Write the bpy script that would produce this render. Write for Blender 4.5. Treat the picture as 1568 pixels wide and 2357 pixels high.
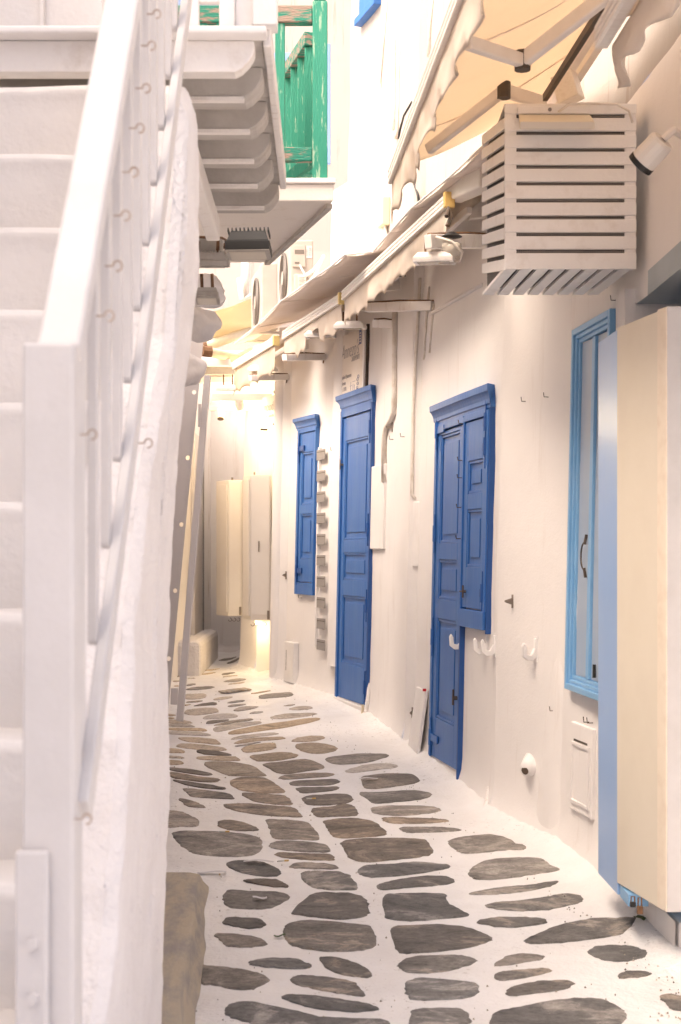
import bpy, bmesh, math, random
from mathutils import Vector, Matrix, noise
from mathutils.geometry import tessellate_polygon
R = math.radians
random.seed(7)
for o in list(bpy.data.objects):
    bpy.data.objects.remove(o)
sc = bpy.context.scene
COL = sc.collection

# ------------------------------------------------------------------ camera, sky, sun, exposure
FD, CX, HY, EYE = 3274.0, 784.0, 1265.0, 1.5      # focal length and horizon in units of a 1568 x 2357 picture
cam_d = bpy.data.cameras.new('camera')
cam = bpy.data.objects.new('camera', cam_d)
COL.objects.link(cam)
cam.location = (0, 0, EYE)
cam.rotation_euler = (R(90), 0, 0)
cam_d.sensor_fit = 'VERTICAL'
cam_d.sensor_width = 24
cam_d.sensor_height = 36
cam_d.lens = 50
cam_d.shift_y = (HY - 1178.5) / 2357
cam_d.clip_end = 300
cam_d.dof.use_dof = True
cam_d.dof.focus_distance = 8.6
cam_d.dof.aperture_fstop = 6.3
sc.camera = cam

SUN_EL, SUN_AZ = 54, 240     # azimuth: clockwise from +Y (the way the alley runs); the sun stands behind the viewer's left shoulder
w = bpy.data.worlds.new('World')
sc.world = w
w.use_nodes = True
wn = w.node_tree
for n in list(wn.nodes):
    wn.nodes.remove(n)
sky = wn.nodes.new('ShaderNodeTexSky')
sky.sky_type = 'NISHITA'
sky.sun_disc = False
sky.sun_elevation = R(SUN_EL)
sky.sun_rotation = R(SUN_AZ)
sky.air_density = 0.6
sky.dust_density = 8.0
sky.ozone_density = 1.0
bg = wn.nodes.new('ShaderNodeBackground')
bg.inputs[1].default_value = 0.15
wo = wn.nodes.new('ShaderNodeOutputWorld')
wn.links.new(sky.outputs[0], bg.inputs[0])
wn.links.new(bg.outputs[0], wo.inputs[0])
sd = bpy.data.lights.new('sun', 'SUN')
sd.energy = 0.7
sd.angle = R(50)
sd.color = (1.0, 0.94, 0.87)
so = bpy.data.objects.new('sun', sd)
COL.objects.link(so)
_d = Vector((math.sin(R(SUN_AZ)) * math.cos(R(SUN_EL)), math.cos(R(SUN_AZ)) * math.cos(R(SUN_EL)), math.sin(R(SUN_EL))))
so.rotation_euler = _d.to_track_quat('Z', 'Y').to_euler()
vs = sc.view_settings
vs.view_transform = 'Standard'
vs.look = 'None'
vs.gamma = 1
vs.use_curve_mapping = False
vs.exposure = 1.82
vs.use_white_balance = True
vs.white_balance_temperature = 7250
vs.white_balance_tint = 11

# ------------------------------------------------------------------ helpers
def P(x, y, Y):
    return Vector(((x - CX) / FD * Y, Y, EYE + (HY - y) / FD * Y))
def PZ(x, y, Z):
    return P(x, y, (Z - EYE) * FD / (HY - y))
GP = [(-50, 0), (5.6, 0.0), (6.44, .03), (6.96, .06), (7.58, .10), (8.21, .14), (8.9, .176), (9.52, .22), (10.5, .28), (11.2, .31),
      (11.8, .325), (12.4, .335), (13.5, .35), (15, .37), (17, .40), (80, .8)]
def lerp_tab(tab, t):
    if t <= tab[0][0]: return tab[0][1]
    for (a, va), (b, vb) in zip(tab, tab[1:]):
        if t <= b: return va + (vb - va) * (t - a) / (b - a)
    return tab[-1][1]
def zg(Y): return lerp_tab(GP, Y)
def G(x, y):
    Y = 6.0
    for _ in range(60):
        Y = Y * .4 + .6 * (EYE - zg(Y)) * FD / max(60.0, (y - HY))
    return Vector(((x - CX) / FD * Y, Y, zg(Y)))
def nz(v, s, seed=0.0):
    return noise.noise(Vector((v[0] * s + seed, v[1] * s + seed * 1.7, v[2] * s - seed)))

class MB:
    def __init__(s): s.v = []; s.f = []
    def add(s, vs_, fs):
        b = len(s.v)
        s.v += [Vector(p) for p in vs_]
        s.f += [[i + b for i in f] for f in fs]
        return s
    def hexa(s, p):      # p: 8 points, bottom ring then top ring
        return s.add(p, [(3, 2, 1, 0), (4, 5, 6, 7), (0, 1, 5, 4), (1, 2, 6, 5), (2, 3, 7, 6), (3, 0, 4, 7)])
    def box(s, x0, x1, y0, y1, z0, z1):
        return s.hexa([(x0, y0, z0), (x1, y0, z0), (x1, y1, z0), (x0, y1, z0), (x0, y0, z1), (x1, y0, z1), (x1, y1, z1), (x0, y1, z1)])
    def beam(s, p, q, w_, h_, up=(0, 0, 1)):
        p = Vector(p); q = Vector(q); d = (q - p).normalized(); up = Vector(up)
        a = d.cross(up)
        if a.length < 1e-4: a = d.cross(Vector((0, 1, 0)))
        a.normalize(); b = a.cross(d).normalized()
        a *= w_ / 2; b *= h_ / 2
        return s.hexa([p - a - b, p + a - b, p + a + b, p - a + b, q - a - b, q + a - b, q + a + b, q - a + b])
    def tube(s, path, r, n=8, cap=True):
        path = [Vector(p) for p in path]
        rs = r if isinstance(r, (list, tuple)) else [r] * len(path)
        prev = None; vs_ = []; fs = []
        for i, p in enumerate(path):
            t = (path[min(i + 1, len(path) - 1)] - path[max(i - 1, 0)]).normalized()
            if prev is None:
                a = t.cross(Vector((0, 0, 1)))
                if a.length < .05: a = t.cross(Vector((1, 0, 0)))
            else:
                a = prev - t * prev.dot(t)
            a.normalize(); prev = a; b = t.cross(a)
            for k in range(n):
                th = 2 * math.pi * k / n
                vs_.append(p + (a * math.cos(th) + b * math.sin(th)) * rs[i])
        for i in range(len(path) - 1):
            for k in range(n):
                k2 = (k + 1) % n
                fs.append((i * n + k, i * n + k2, (i + 1) * n + k2, (i + 1) * n + k))
        if cap:
            fs.append(tuple(reversed(range(n)))); m = (len(path) - 1) * n
            fs.append(tuple(range(m, m + n)))
        return s.add(vs_, fs)
    def grid(s, fn, nu, nv):
        vs_ = [fn(i / nu, j / nv) for j in range(nv + 1) for i in range(nu + 1)]
        fs = [(j * (nu + 1) + i, j * (nu + 1) + i + 1, (j + 1) * (nu + 1) + i + 1, (j + 1) * (nu + 1) + i) for j in range(nv) for i in range(nu)]
        return s.add(vs_, fs)
    def prism(s, pts, vec):     # pts: planar 3-D loop, pushed along vec
        n = len(pts); vec = Vector(vec)
        return s.add([Vector(p) for p in pts] + [Vector(p) + vec for p in pts],
                     [tuple(reversed(range(n))), tuple(range(n, 2 * n))] + [(i, (i + 1) % n, n + (i + 1) % n, n + i) for i in range(n)])
    def build(s, name, mat, parent=None, bevel=0, smooth=False, solid=0, sub=0):
        me = bpy.data.meshes.new(name)
        me.from_pydata([tuple(p) for p in s.v], [], s.f)
        bm = bmesh.new(); bm.from_mesh(me); bmesh.ops.recalc_face_normals(bm, faces=bm.faces); bm.to_mesh(me); bm.free()
        me.materials.append(mat)
        if smooth: me.polygons.foreach_set('use_smooth', [True] * len(me.polygons))
        o = bpy.data.objects.new(name, me)
        COL.objects.link(o)
        if solid:
            m = o.modifiers.new('solid', 'SOLIDIFY'); m.thickness = solid; m.offset = 0
        if bevel:
            m = o.modifiers.new('bevel', 'BEVEL'); m.width = bevel; m.segments = 2; m.limit_method = 'ANGLE'
        if sub:
            m = o.modifiers.new('sub', 'SUBSURF'); m.levels = sub; m.render_levels = sub
        if parent is not None: adopt(o, parent)
        return o
def adopt(o, parent):
    o.parent = parent
    l = Vector(parent.location)
    pp = parent.parent
    while pp is not None:
        pp = pp.parent
    o.matrix_parent_inverse = Matrix.Translation(-l) if parent.type == 'EMPTY' else Matrix.Identity(4)
def thing(name, label, cat, loc, group=None):
    o = bpy.data.objects.new(name, None)
    COL.objects.link(o)
    o.location = loc
    o.empty_display_size = .05
    o['label'] = label; o['category'] = cat
    if group: o['group'] = group
    return o
def tag(o, label, cat, group=None):
    o['label'] = label; o['category'] = cat
    if group: o['group'] = group
    return o
def struct(o):
    o['kind'] = 'structure'
    return o

# ------------------------------------------------------------------ materials
def mat(name, col, rough=.7, col2=None, nscale=3.0, ramp=(.35, .7), bump=0.0, bscale=40, stretch=(1, 1, 1), spec=.5, trans=None, metal=0, bump2=0.0, b2scale=8, randv=0.0):
    m = bpy.data.materials.new(name); m.use_nodes = True
    t = m.node_tree; N = t.nodes; L = t.links
    b = N['Principled BSDF']
    b.inputs['Roughness'].default_value = rough
    b.inputs['Metallic'].default_value = metal
    b.inputs['Specular IOR Level'].default_value = spec
    tc = N.new('ShaderNodeTexCoord'); mp = N.new('ShaderNodeMapping'); mp.inputs['Scale'].default_value = stretch
    L.new(tc.outputs['Object'], mp.inputs['Vector'])
    out = None
    if col2 is not None:
        nt = N.new('ShaderNodeTexNoise'); nt.inputs['Scale'].default_value = nscale; nt.inputs['Detail'].default_value = 7; nt.inputs['Roughness'].default_value = .62
        L.new(mp.outputs[0], nt.inputs['Vector'])
        rp = N.new('ShaderNodeValToRGB')
        rp.color_ramp.elements[0].position = ramp[0]; rp.color_ramp.elements[1].position = ramp[1]
        rp.color_ramp.elements[0].color = (*col, 1); rp.color_ramp.elements[1].color = (*col2, 1)
        L.new(nt.outputs[0], rp.inputs[0]); out = rp.outputs[0]
    if randv:
        oi = N.new('ShaderNodeObjectInfo'); hs = N.new('ShaderNodeHueSaturation')
        ma = N.new('ShaderNodeMapRange'); ma.inputs[3].default_value = 1 - randv; ma.inputs[4].default_value = 1 + randv
        L.new(oi.outputs['Random'], ma.inputs[0]); L.new(ma.outputs[0], hs.inputs['Value'])
        if out: L.new(out, hs.inputs['Color'])
        else: hs.inputs['Color'].default_value = (*col, 1)
        out = hs.outputs[0]
    if out: L.new(out, b.inputs['Base Color'])
    else: b.inputs['Base Color'].default_value = (*col, 1)
    last = None
    for (st, scl) in ((bump2, b2scale), (bump, bscale)):
        if st:
            n2 = N.new('ShaderNodeTexNoise'); n2.inputs['Scale'].default_value = scl; n2.inputs['Detail'].default_value = 6
            L.new(mp.outputs[0], n2.inputs['Vector'])
            bp = N.new('ShaderNodeBump'); bp.inputs['Strength'].default_value = st; bp.inputs['Distance'].default_value = .01
            L.new(n2.outputs[0], bp.inputs['Height'])
            if last: L.new(last, bp.inputs['Normal'])
            last = bp.outputs[0]
    if last: L.new(last, b.inputs['Normal'])
    if trans:
        tr = N.new('ShaderNodeBsdfTranslucent'); tr.inputs[0].default_value = (*trans, 1)
        mx = N.new('ShaderNodeMixShader'); mx.inputs[0].default_value = .5
        L.new(b.outputs[0], mx.inputs[1]); L.new(tr.outputs[0], mx.inputs[2])
        L.new(mx.outputs[0], N['Material Output'].inputs[0])
    return m

def wall_mat(name, c, dirt, streak=.35, rough=.85):
    """limewash: broad mottling, faint vertical run marks and a brushed, lumpy surface"""
    m = mat(name, c, rough, tuple(a * .93 for a in c), 1.3, (.3, .75), .14, 90, bump2=.4, b2scale=7, spec=.25)
    t = m.node_tree; N = t.nodes; L = t.links; b = N['Principled BSDF']
    src = b.inputs['Base Color'].links[0].from_socket
    tc = N.new('ShaderNodeTexCoord'); mp = N.new('ShaderNodeMapping'); mp.inputs['Scale'].default_value = (9, 9, .7)
    n = N.new('ShaderNodeTexNoise'); n.inputs['Scale'].default_value = 1.0; n.inputs['Detail'].default_value = 8; n.inputs['Roughness'].default_value = .7
    rp = N.new('ShaderNodeValToRGB'); rp.color_ramp.elements[0].position = .57; rp.color_ramp.elements[1].position = .85
    n2 = N.new('ShaderNodeTexNoise'); n2.inputs['Scale'].default_value = .7
    mul = N.new('ShaderNodeMath'); mul.operation = 'MULTIPLY'
    mul2 = N.new('ShaderNodeMath'); mul2.operation = 'MULTIPLY'; mul2.inputs[1].default_value = streak * 2
    mx = N.new('ShaderNodeMix'); mx.data_type = 'RGBA'; mx.inputs[7].default_value = (*dirt, 1)
    L.new(tc.outputs['Object'], mp.inputs[0]); L.new(mp.outputs[0], n.inputs[0]); L.new(n.outputs[0], rp.inputs[0])
    L.new(tc.outputs['Object'], n2.inputs[0])
    L.new(rp.outputs[0], mul.inputs[0]); L.new(n2.outputs[0], mul.inputs[1]); L.new(mul.outputs[0], mul2.inputs[0])
    L.new(mul2.outputs[0], mx.inputs[0]); L.new(src, mx.inputs[6]); L.new(mx.outputs[2], b.inputs['Base Color'])
    return m

M = {}
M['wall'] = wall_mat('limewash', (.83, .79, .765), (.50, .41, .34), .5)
M['upper'] = wall_mat('cream_render_darkened', (.42, .38, .35), (.18, .115, .075), .85)  # stained cream render, darkened to offset the strong light on upper walls
M['box_white'] = mat('weathered_box_paint', (.82, .785, .755), .5, (.58, .50, .43), 8, (.56, .95), .2, 50)
M['rail'] = mat('white_paint_darkened', (.60, .57, .555), .42, (.53, .50, .48), 7, (.4, .85), .12, 60)  # white paint darkened to offset strong light on railing and case front
M['wall_rough'] = mat('rough_limewash', (.77, .73, .71), .9, (.68, .635, .61), 6, (.3, .8), .9, 60, bump2=.9, b2scale=22, spec=.2)
M['wall_stained'] = wall_mat('stained_render', (.80, .74, .68), (.42, .30, .20), .55)
M['step'] = mat('step_whitewash', (.75, .71, .68), .75, (.67, .63, .60), 3, (.3, .8), .3, 45, bump2=.5, b2scale=9, spec=.3)
M['joint'] = mat('painted_ground', (.84, .82, .81), .40, (.74, .71, .69), 2.6, (.35, .75), .6, 55, (1, 1, 1), .5, bump2=.9, b2scale=14)
def speckle(m, scale, thr, col):
    '''small dark specks and scuffs of dirt'''
    t = m.node_tree; N = t.nodes; L = t.links; b = N['Principled BSDF']; src = b.inputs['Base Color'].links[0].from_socket
    tc = N.new('ShaderNodeTexCoord')
    n = N.new('ShaderNodeTexNoise'); n.inputs['Scale'].default_value = scale; n.inputs['Detail'].default_value = 4; n.inputs['Roughness'].default_value = .8
    r = N.new('ShaderNodeValToRGB'); r.color_ramp.elements[0].position = thr; r.color_ramp.elements[1].position = thr + .05
    n2 = N.new('ShaderNodeTexNoise'); n2.inputs['Scale'].default_value = 1.6; n2.inputs['Detail'].default_value = 4
    r2 = N.new('ShaderNodeValToRGB'); r2.color_ramp.elements[0].position = .46; r2.color_ramp.elements[1].position = .66
    mu = N.new('ShaderNodeMath'); mu.operation = 'MULTIPLY'; mx = N.new('ShaderNodeMix'); mx.data_type = 'RGBA'; mx.inputs[7].default_value = (*col, 1)
    for q in (n, n2): L.new(tc.outputs['Object'], q.inputs[0])
    L.new(n.outputs[0], r.inputs[0]); L.new(n2.outputs[0], r2.inputs[0]); L.new(r.outputs[0], mu.inputs[0]); L.new(r2.outputs[0], mu.inputs[1])
    L.new(mu.outputs[0], mx.inputs[0]); L.new(src, mx.inputs[6]); L.new(mx.outputs[2], b.inputs['Base Color'])
    rr = N.new('ShaderNodeMapRange'); rr.inputs[3].default_value = .22; rr.inputs[4].default_value = .62
    n3 = N.new('ShaderNodeTexNoise'); n3.inputs['Scale'].default_value = 7; n3.inputs['Detail'].default_value = 5
    L.new(tc.outputs['Object'], n3.inputs[0]); L.new(n3.outputs[0], rr.inputs[0]); L.new(rr.outputs[0], b.inputs['Roughness'])
speckle(M['joint'], 30, .60, (.36, .31, .27))
M['white'] = mat('white_paint', (.82, .79, .77), .45, (.74, .705, .68), 7, (.4, .85), .12, 60)
M['white_worn'] = mat('worn_white_paint', (.78, .74, .71), .6, (.50, .42, .35), 9, (.55, .95), .35, 50, (1, 4, 1))
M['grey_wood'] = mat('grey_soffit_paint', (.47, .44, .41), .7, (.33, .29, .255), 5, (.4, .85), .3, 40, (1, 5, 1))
M['cream'] = mat('cream_board', (.72, .65, .54), .6, (.68, .61, .50), 3)
M['cream2'] = mat('cream_edge', (.78, .68, .56), .6, (.66, .54, .42), 14, (.45, .9))
M['blue'] = mat('blue_paint', (.030, .135, .41), .42, (.055, .17, .42), 9, (.40, .75), .15, 40, (1, 1, .15), spec=.35)
M['blue_dark'] = mat('blue_paint_edge_shade', (.012, .075, .270), .5)  # same blue with the shade of the side faces put into the colour
M['skyblue'] = mat('sky_blue_paint', (.19, .42, .68), .4, (.24, .46, .70), 5, (.4, .7), .08, 40)
M['paleblue'] = mat('pale_blue_panel', (.34, .43, .55), .35, (.40, .46, .55), 3, (.4, .7), .04, 20)
M['leafblue'] = mat('pale_blue_gloss_leaf', (.23, .42, .74), .3, (.29, .46, .74), 2.0, (.4, .7), .04, 9, spec=.7)
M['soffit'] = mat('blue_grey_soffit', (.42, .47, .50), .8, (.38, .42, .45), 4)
M['green'] = mat('peeling_green_paint', (.012, .26, .175), .55, (.28, .46, .34), 7, (.57, .64), .5, 30, (7, 7, 1))
M['green_wood'] = mat('green_paint_worn_to_wood', (.30, .22, .18), .75, (.01, .21, .145), 6, (.46, .54), .6, 30, (1.2, 6, 6))
M['steel'] = mat('grey_coated_steel', (.60, .56, .55), .5, (.56, .52, .51), 3, spec=.4)
M['slat_grey'] = mat('grey_slat_paint', (.27, .25, .24), .5)
M['fabric'] = mat('awning_fabric', (.66, .57, .48), .85, (.56, .46, .37), 4, (.45, .85), .2, 200, trans=(.78, .67, .54))
M['fabric_dirty'] = mat('awning_valance', (.80, .73, .66), .85, (.60, .49, .38), 6, (.5, .85), .2, 150, (1, 1, .6), trans=(.76, .66, .55))
M['fabric_yellow'] = mat('yellow_awning_fabric', (.74, .65, .48), .85, (.68, .58, .42), 3, trans=(.70, .59, .40))
M['canopy'] = mat('canopy_sheet', (.84, .73, .66), .7, (.74, .62, .54), 3, (.4, .8), .1, 30)
M['alu'] = mat('white_aluminium', (.76, .71, .66), .4, (.64, .57, .50), 8, (.45, .9), .15, 30, (1, 12, 12))
M['arm'] = mat('awning_arm', (.78, .73, .69), .4, (.70, .64, .59), 5)
M['yellow_tube'] = mat('cream_tube', (.72, .62, .45), .5, (.62, .50, .34), 5)
M['ochre'] = mat('ochre_cap', (.55, .34, .10), .5, (.62, .42, .16), 12)
M['yellowcap'] = mat('yellowed_cap', (.78, .60, .26), .5)
M['black'] = mat('black_plastic', (.012, .011, .010), .5)
M['dark'] = mat('dark_metal', (.05, .042, .035), .6, (.10, .06, .035), 20)
M['rust'] = mat('rusty_iron', (.10, .045, .02), .8, (.26, .14, .07), 25)
M['hook'] = mat('hook_wire', (.25, .21, .18), .45, metal=.6)
M['hookrust'] = mat('weathered_screw', (.45, .36, .30), .6, (.30, .20, .14), 40)
M['floodgrey'] = mat('grey_cast_metal', (.38, .35, .32), .5, (.26, .22, .19), 14, (.45, .8))
M['glass'] = mat('lamp_glass', (.60, .55, .48), .12, spec=.6)
M['acwhite'] = mat('ac_casing', (.40, .36, .32), .5, (.35, .31, .275), 3)
M['acgrille'] = mat('ac_grille', (.13, .11, .095), .6)
M['paper'] = mat('label_paper', (.60, .57, .53), .6)
M['ink'] = mat('printed_ink', (.33, .31, .33), .6)
M['inkblue'] = mat('blue_print', (.10, .12, .26), .6)
M['sign'] = mat('sign_face', (.80, .73, .67), .5, (.74, .67, .60), 2)
M['junction'] = mat('junction_box', (.68, .58, .40), .5)
M['cable_w'] = mat('painted_cable', (.72, .66, .60), .6, (.52, .43, .34), 14, (.45, .85))
M['cable_b'] = mat('black_cable', (.02, .02, .02), .5)
M['cabwhite'] = mat('cabinet_white', (.74, .70, .66), .45, (.70, .65, .60), 2)
M['bluefar'] = mat('blue_railing_paint', (.22, .36, .66), .5)
M['rock'] = mat('whitewashed_rock', (.80, .77, .76), .85, (.72, .68, .67), 6, (.3, .7), .6, 25)
M['benchstone'] = mat('weathered_stone', (.47, .40, .30), .75, (.33, .295, .265), 14, (.42, .62), .6, 60, (1, .3, 1), bump2=.5, b2scale=16)
M['litter'] = mat('paper_litter', (.62, .60, .60), .7)
M['leaf'] = mat('fallen_leaf', (.05, .08, .02), .6)
M['mesh'] = None

def stone_mat(name, a, b, c):
    m = bpy.data.materials.new(name); m.use_nodes = True
    t = m.node_tree; N = t.nodes; L = t.links; bs = N['Principled BSDF']
    bs.inputs['Roughness'].default_value = .62; bs.inputs['Specular IOR Level'].default_value = .45
    tc = N.new('ShaderNodeTexCoord'); oi = N.new('ShaderNodeObjectInfo')
    mp = N.new('ShaderNodeMapping'); mp.inputs['Scale'].default_value = (1.0, 1.7, 1)
    cmb = N.new('ShaderNodeCombineXYZ'); ml = N.new('ShaderNodeMath'); ml.operation = 'MULTIPLY'; ml.inputs[1].default_value = 37
    L.new(oi.outputs['Random'], ml.inputs[0]); L.new(ml.outputs[0], cmb.inputs[0]); L.new(ml.outputs[0], cmb.inputs[2])
    L.new(cmb.outputs[0], mp.inputs['Location']); L.new(tc.outputs['Object'], mp.inputs[0])
    n1 = N.new('ShaderNodeTexNoise'); n1.inputs['Scale'].default_value = 2.6; n1.inputs['Detail'].default_value = 9; n1.inputs['Roughness'].default_value = .68; n1.inputs['Distortion'].default_value = 1.2
    n2 = N.new('ShaderNodeTexNoise'); n2.inputs['Scale'].default_value = 34; n2.inputs['Detail'].default_value = 7; n2.inputs['Roughness'].default_value = .8
    n3 = N.new('ShaderNodeTexNoise'); n3.inputs['Scale'].default_value = 5.5; n3.inputs['Detail'].default_value = 9; n3.inputs['Roughness'].default_value = .72; n3.inputs['Distortion'].default_value = .5
    mp2 = N.new('ShaderNodeMapping'); mp2.inputs['Scale'].default_value = (1, 1.1, 1); L.new(cmb.outputs[0], mp2.inputs['Location']); L.new(tc.outputs['Object'], mp2.inputs[0])
    L.new(mp.outputs[0], n1.inputs[0]); L.new(mp2.outputs[0], n2.inputs[0]); L.new(mp.outputs[0], n3.inputs[0])
    r1 = N.new('ShaderNodeValToRGB')
    e = r1.color_ramp.elements
    e[0].position = .34; e[0].color = (*[v * .55 for v in a], 1); e[1].position = .70; e[1].color = (*c, 1)
    x = e.new(.40); x.color = (*a, 1); x = e.new(.54); x.color = (*b, 1); x = e.new(.57); x.color = (*[.5 * (p + q) for p, q in zip(b, c)], 1)
    L.new(n1.outputs[0], r1.inputs[0])
    r2 = N.new('ShaderNodeValToRGB'); r2.color_ramp.elements[0].position = .30; r2.color_ramp.elements[0].color = (.5, .48, .46, 1); r2.color_ramp.elements[1].position = .62; r2.color_ramp.elements[1].color = (1.12, 1.1, 1.08, 1)
    L.new(n2.outputs[0], r2.inputs[0])
    # thin dark cleavage lines where the noise crosses its middle
    cr = N.new('ShaderNodeValToRGB'); ce = cr.color_ramp.elements
    ce[0].position = .475; ce[0].color = (1, 1, 1, 1); ce[1].position = .52; ce[1].color = (1, 1, 1, 1); q = ce.new(.495); q.color = (.28, .24, .2, 1)
    L.new(n3.outputs[0], cr.inputs[0])
    mx0 = N.new('ShaderNodeMix'); mx0.data_type = 'RGBA'; mx0.blend_type = 'MULTIPLY'; mx0.inputs[0].default_value = .5
    L.new(r1.outputs[0], mx0.inputs[6]); L.new(cr.outputs[0], mx0.inputs[7])
    mx = N.new('ShaderNodeMix'); mx.data_type = 'RGBA'; mx.blend_type = 'MULTIPLY'; mx.inputs[0].default_value = .9
    L.new(mx0.outputs[2], mx.inputs[6]); L.new(r2.outputs[0], mx.inputs[7])
    hs = N.new('ShaderNodeHueSaturation'); mr = N.new('ShaderNodeMapRange'); mr.inputs[3].default_value = .80; mr.inputs[4].default_value = 1.40
    L.new(oi.outputs['Random'], mr.inputs[0]); L.new(mr.outputs[0], hs.inputs['Value']); L.new(mx.outputs[2], hs.inputs['Color'])
    ms_ = N.new('ShaderNodeMath'); ms_.operation = 'FRACT'; L.new(ml.outputs[0], ms_.inputs[0])
    mq = N.new('ShaderNodeMapRange'); mq.inputs[3].default_value = .45; mq.inputs[4].default_value = 1.15; L.new(ms_.outputs[0], mq.inputs[0]); L.new(mq.outputs[0], hs.inputs['Saturation'])
    L.new(hs.outputs[0], bs.inputs['Base Color'])
    bp = N.new('ShaderNodeBump'); bp.inputs['Strength'].default_value = .8; bp.inputs['Distance'].default_value = .006
    ad = N.new('ShaderNodeMath'); ad.operation = 'ADD'
    L.new(n3.outputs[0], ad.inputs[0]); L.new(n2.outputs[0], ad.inputs[1]); L.new(ad.outputs[0], bp.inputs['Height']); L.new(bp.outputs[0], bs.inputs['Normal'])
    return m
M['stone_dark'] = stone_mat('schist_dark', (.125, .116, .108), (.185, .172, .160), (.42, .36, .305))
M['stone_far_lit'] = stone_mat('schist_far_lit', (.40, .32, .235), (.48, .385, .285), (.54, .44, .33))  # far stones: lamp glow and glancing sheen put into a lighter, warmer colour
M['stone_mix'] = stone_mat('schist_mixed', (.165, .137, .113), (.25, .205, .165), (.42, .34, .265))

def lamp_mat(name, col, e):
    m = bpy.data.materials.new(name); m.use_nodes = True
    b = m.node_tree.nodes['Principled BSDF']
    b.inputs['Base Color'].default_value = (.8, .75, .65, 1)
    b.inputs['Emission Color'].default_value = (*col, 1); b.inputs['Emission Strength'].default_value = e
    return m
M['lit'] = lamp_mat('lit_lamp', (1.0, .82, .52), 3.0)

def mesh_mat():
    m = bpy.data.materials.new('wire_mesh'); m.use_nodes = True
    t = m.node_tree; N = t.nodes; L = t.links; b = N['Principled BSDF']; b.inputs['Roughness'].default_value = .8
    tc = N.new('ShaderNodeTexCoord'); mp = N.new('ShaderNodeMapping'); mp.inputs['Scale'].default_value = (110, 1, 110)
    ck = N.new('ShaderNodeTexBrick'); ck.offset = 0; ck.inputs['Scale'].default_value = 1; ck.inputs['Mortar Size'].default_value = .22
    ck.inputs['Brick Width'].default_value = 1; ck.inputs['Row Height'].default_value = 1
    ck.inputs['Color1'].default_value = (.006, .005, .004, 1); ck.inputs['Color2'].default_value = (.012, .008, .006, 1); ck.inputs['Mortar'].default_value = (.30, .26, .23, 1)
    cx = N.new('ShaderNodeSeparateXYZ'); cc = N.new('ShaderNodeCombineXYZ')
    L.new(tc.outputs['Object'], mp.inputs[0]); L.new(mp.outputs[0], cx.inputs[0]); L.new(cx.outputs[0], cc.inputs[0]); L.new(cx.outputs[2], cc.inputs[1])
    L.new(cc.outputs[0], ck.inputs[0]); L.new(ck.outputs[0], b.inputs['Base Color'])
    return m
M['mesh'] = mesh_mat()

# ------------------------------------------------------------------ right-hand wall: plan, frames
LEAN = .021
WALL = [(3.4, 1.25), (5.2, 1.223), (6.0, 1.19), (6.44, 1.164), (6.96, 1.075), (7.23, .965), (7.60, .815), (8.21, .695), (8.93, .568), (9.42, .483), (9.45, .42),
        (10.50, .195), (11.25, -.035), (11.8, -.25), (12.40, -.489), (12.5, -.61), (13.30, -.62), (13.36, -.80), (13.8, -.985), (15.7, -1.05)]
ZV = Vector((LEAN, 0, 1))
class Frame:
    """u runs along the wall from its far end to its near end, d points out into the street, z is up"""
    def __init__(s, far, near):
        s.o = Vector((far[1], far[0], 0)); n = Vector((near[1], near[0], 0))
        s.L = (n - s.o).length
        s.u = (n - s.o).normalized(); s.n = Vector((s.u.y, -s.u.x, 0))
    def p(s, u, z, d=0): return s.o + s.u * u + s.n * d + ZV * z
    def at(s, x, y, d=0):
        k = (x - CX) / FD; z = 1.5; u = 0
        for _ in range(12):
            o = s.o + s.n * d + Vector((LEAN * z, 0, 0))
            u = (k * o.y - o.x) / (s.u.x - k * s.u.y)
            Y = o.y + u * s.u.y
            z = EYE + (HY - y) / FD * Y
        return u, z
    def box(s, mb, u0, u1, z0, z1, d0, d1):
        return mb.hexa([s.p(u0, z0, d0), s.p(u1, z0, d0), s.p(u1, z0, d1), s.p(u0, z0, d1), s.p(u0, z1, d0), s.p(u1, z1, d0), s.p(u1, z1, d1), s.p(u0, z1, d1)])
SEG = [Frame(b, a) for a, b in zip(WALL, WALL[1:])]
def spot(x, y, d=0):
    """the wall's own frame, u and z where one looks at it"""
    for f in SEG:
        u, z = f.at(x, y, d)
        if -.002 <= u <= f.L + .002 and f.o.y + u * f.u.y > 1:
            return f, u, z
    f = SEG[8]; u, z = f.at(x, y, d)
    return f, u, z
def wx(Y, z=0):
    for a, b in zip(WALL, WALL[1:]):
        if Y <= b[0]:
            return a[1] + (b[1] - a[1]) * (Y - a[0]) / (b[0] - a[0]) + LEAN * z
    return WALL[-1][1]

SOFF = 2.536
def wall_sheet(mb, segs, z0f, z1, dz, du=.07, amp=.006):
    for f in segs:
        nu = max(1, int(f.L / du))
        def fn(a, b, f=f):
            u = a * f.L; Y = f.o.y + u * f.u.y
            z0 = z0f(Y)
            z = z0 + (z1 - z0) * b
            q = f.p(u, z, 0)
            k = min(1, min(a, 1 - a) * f.L / .12 + .25)
            foot = .035 * max(0, 1 - (z - zg(Y)) / .16) ** 2 if z1 > 1 and z0 < 1 else 0
            return q + f.n * (amp * k * (nz(q, 3.1) + .6 * nz(q, 9.0, 3)) + foot)
        mb.grid(fn, nu, max(1, int((z1 - z0f(f.o.y)) / dz)))

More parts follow.
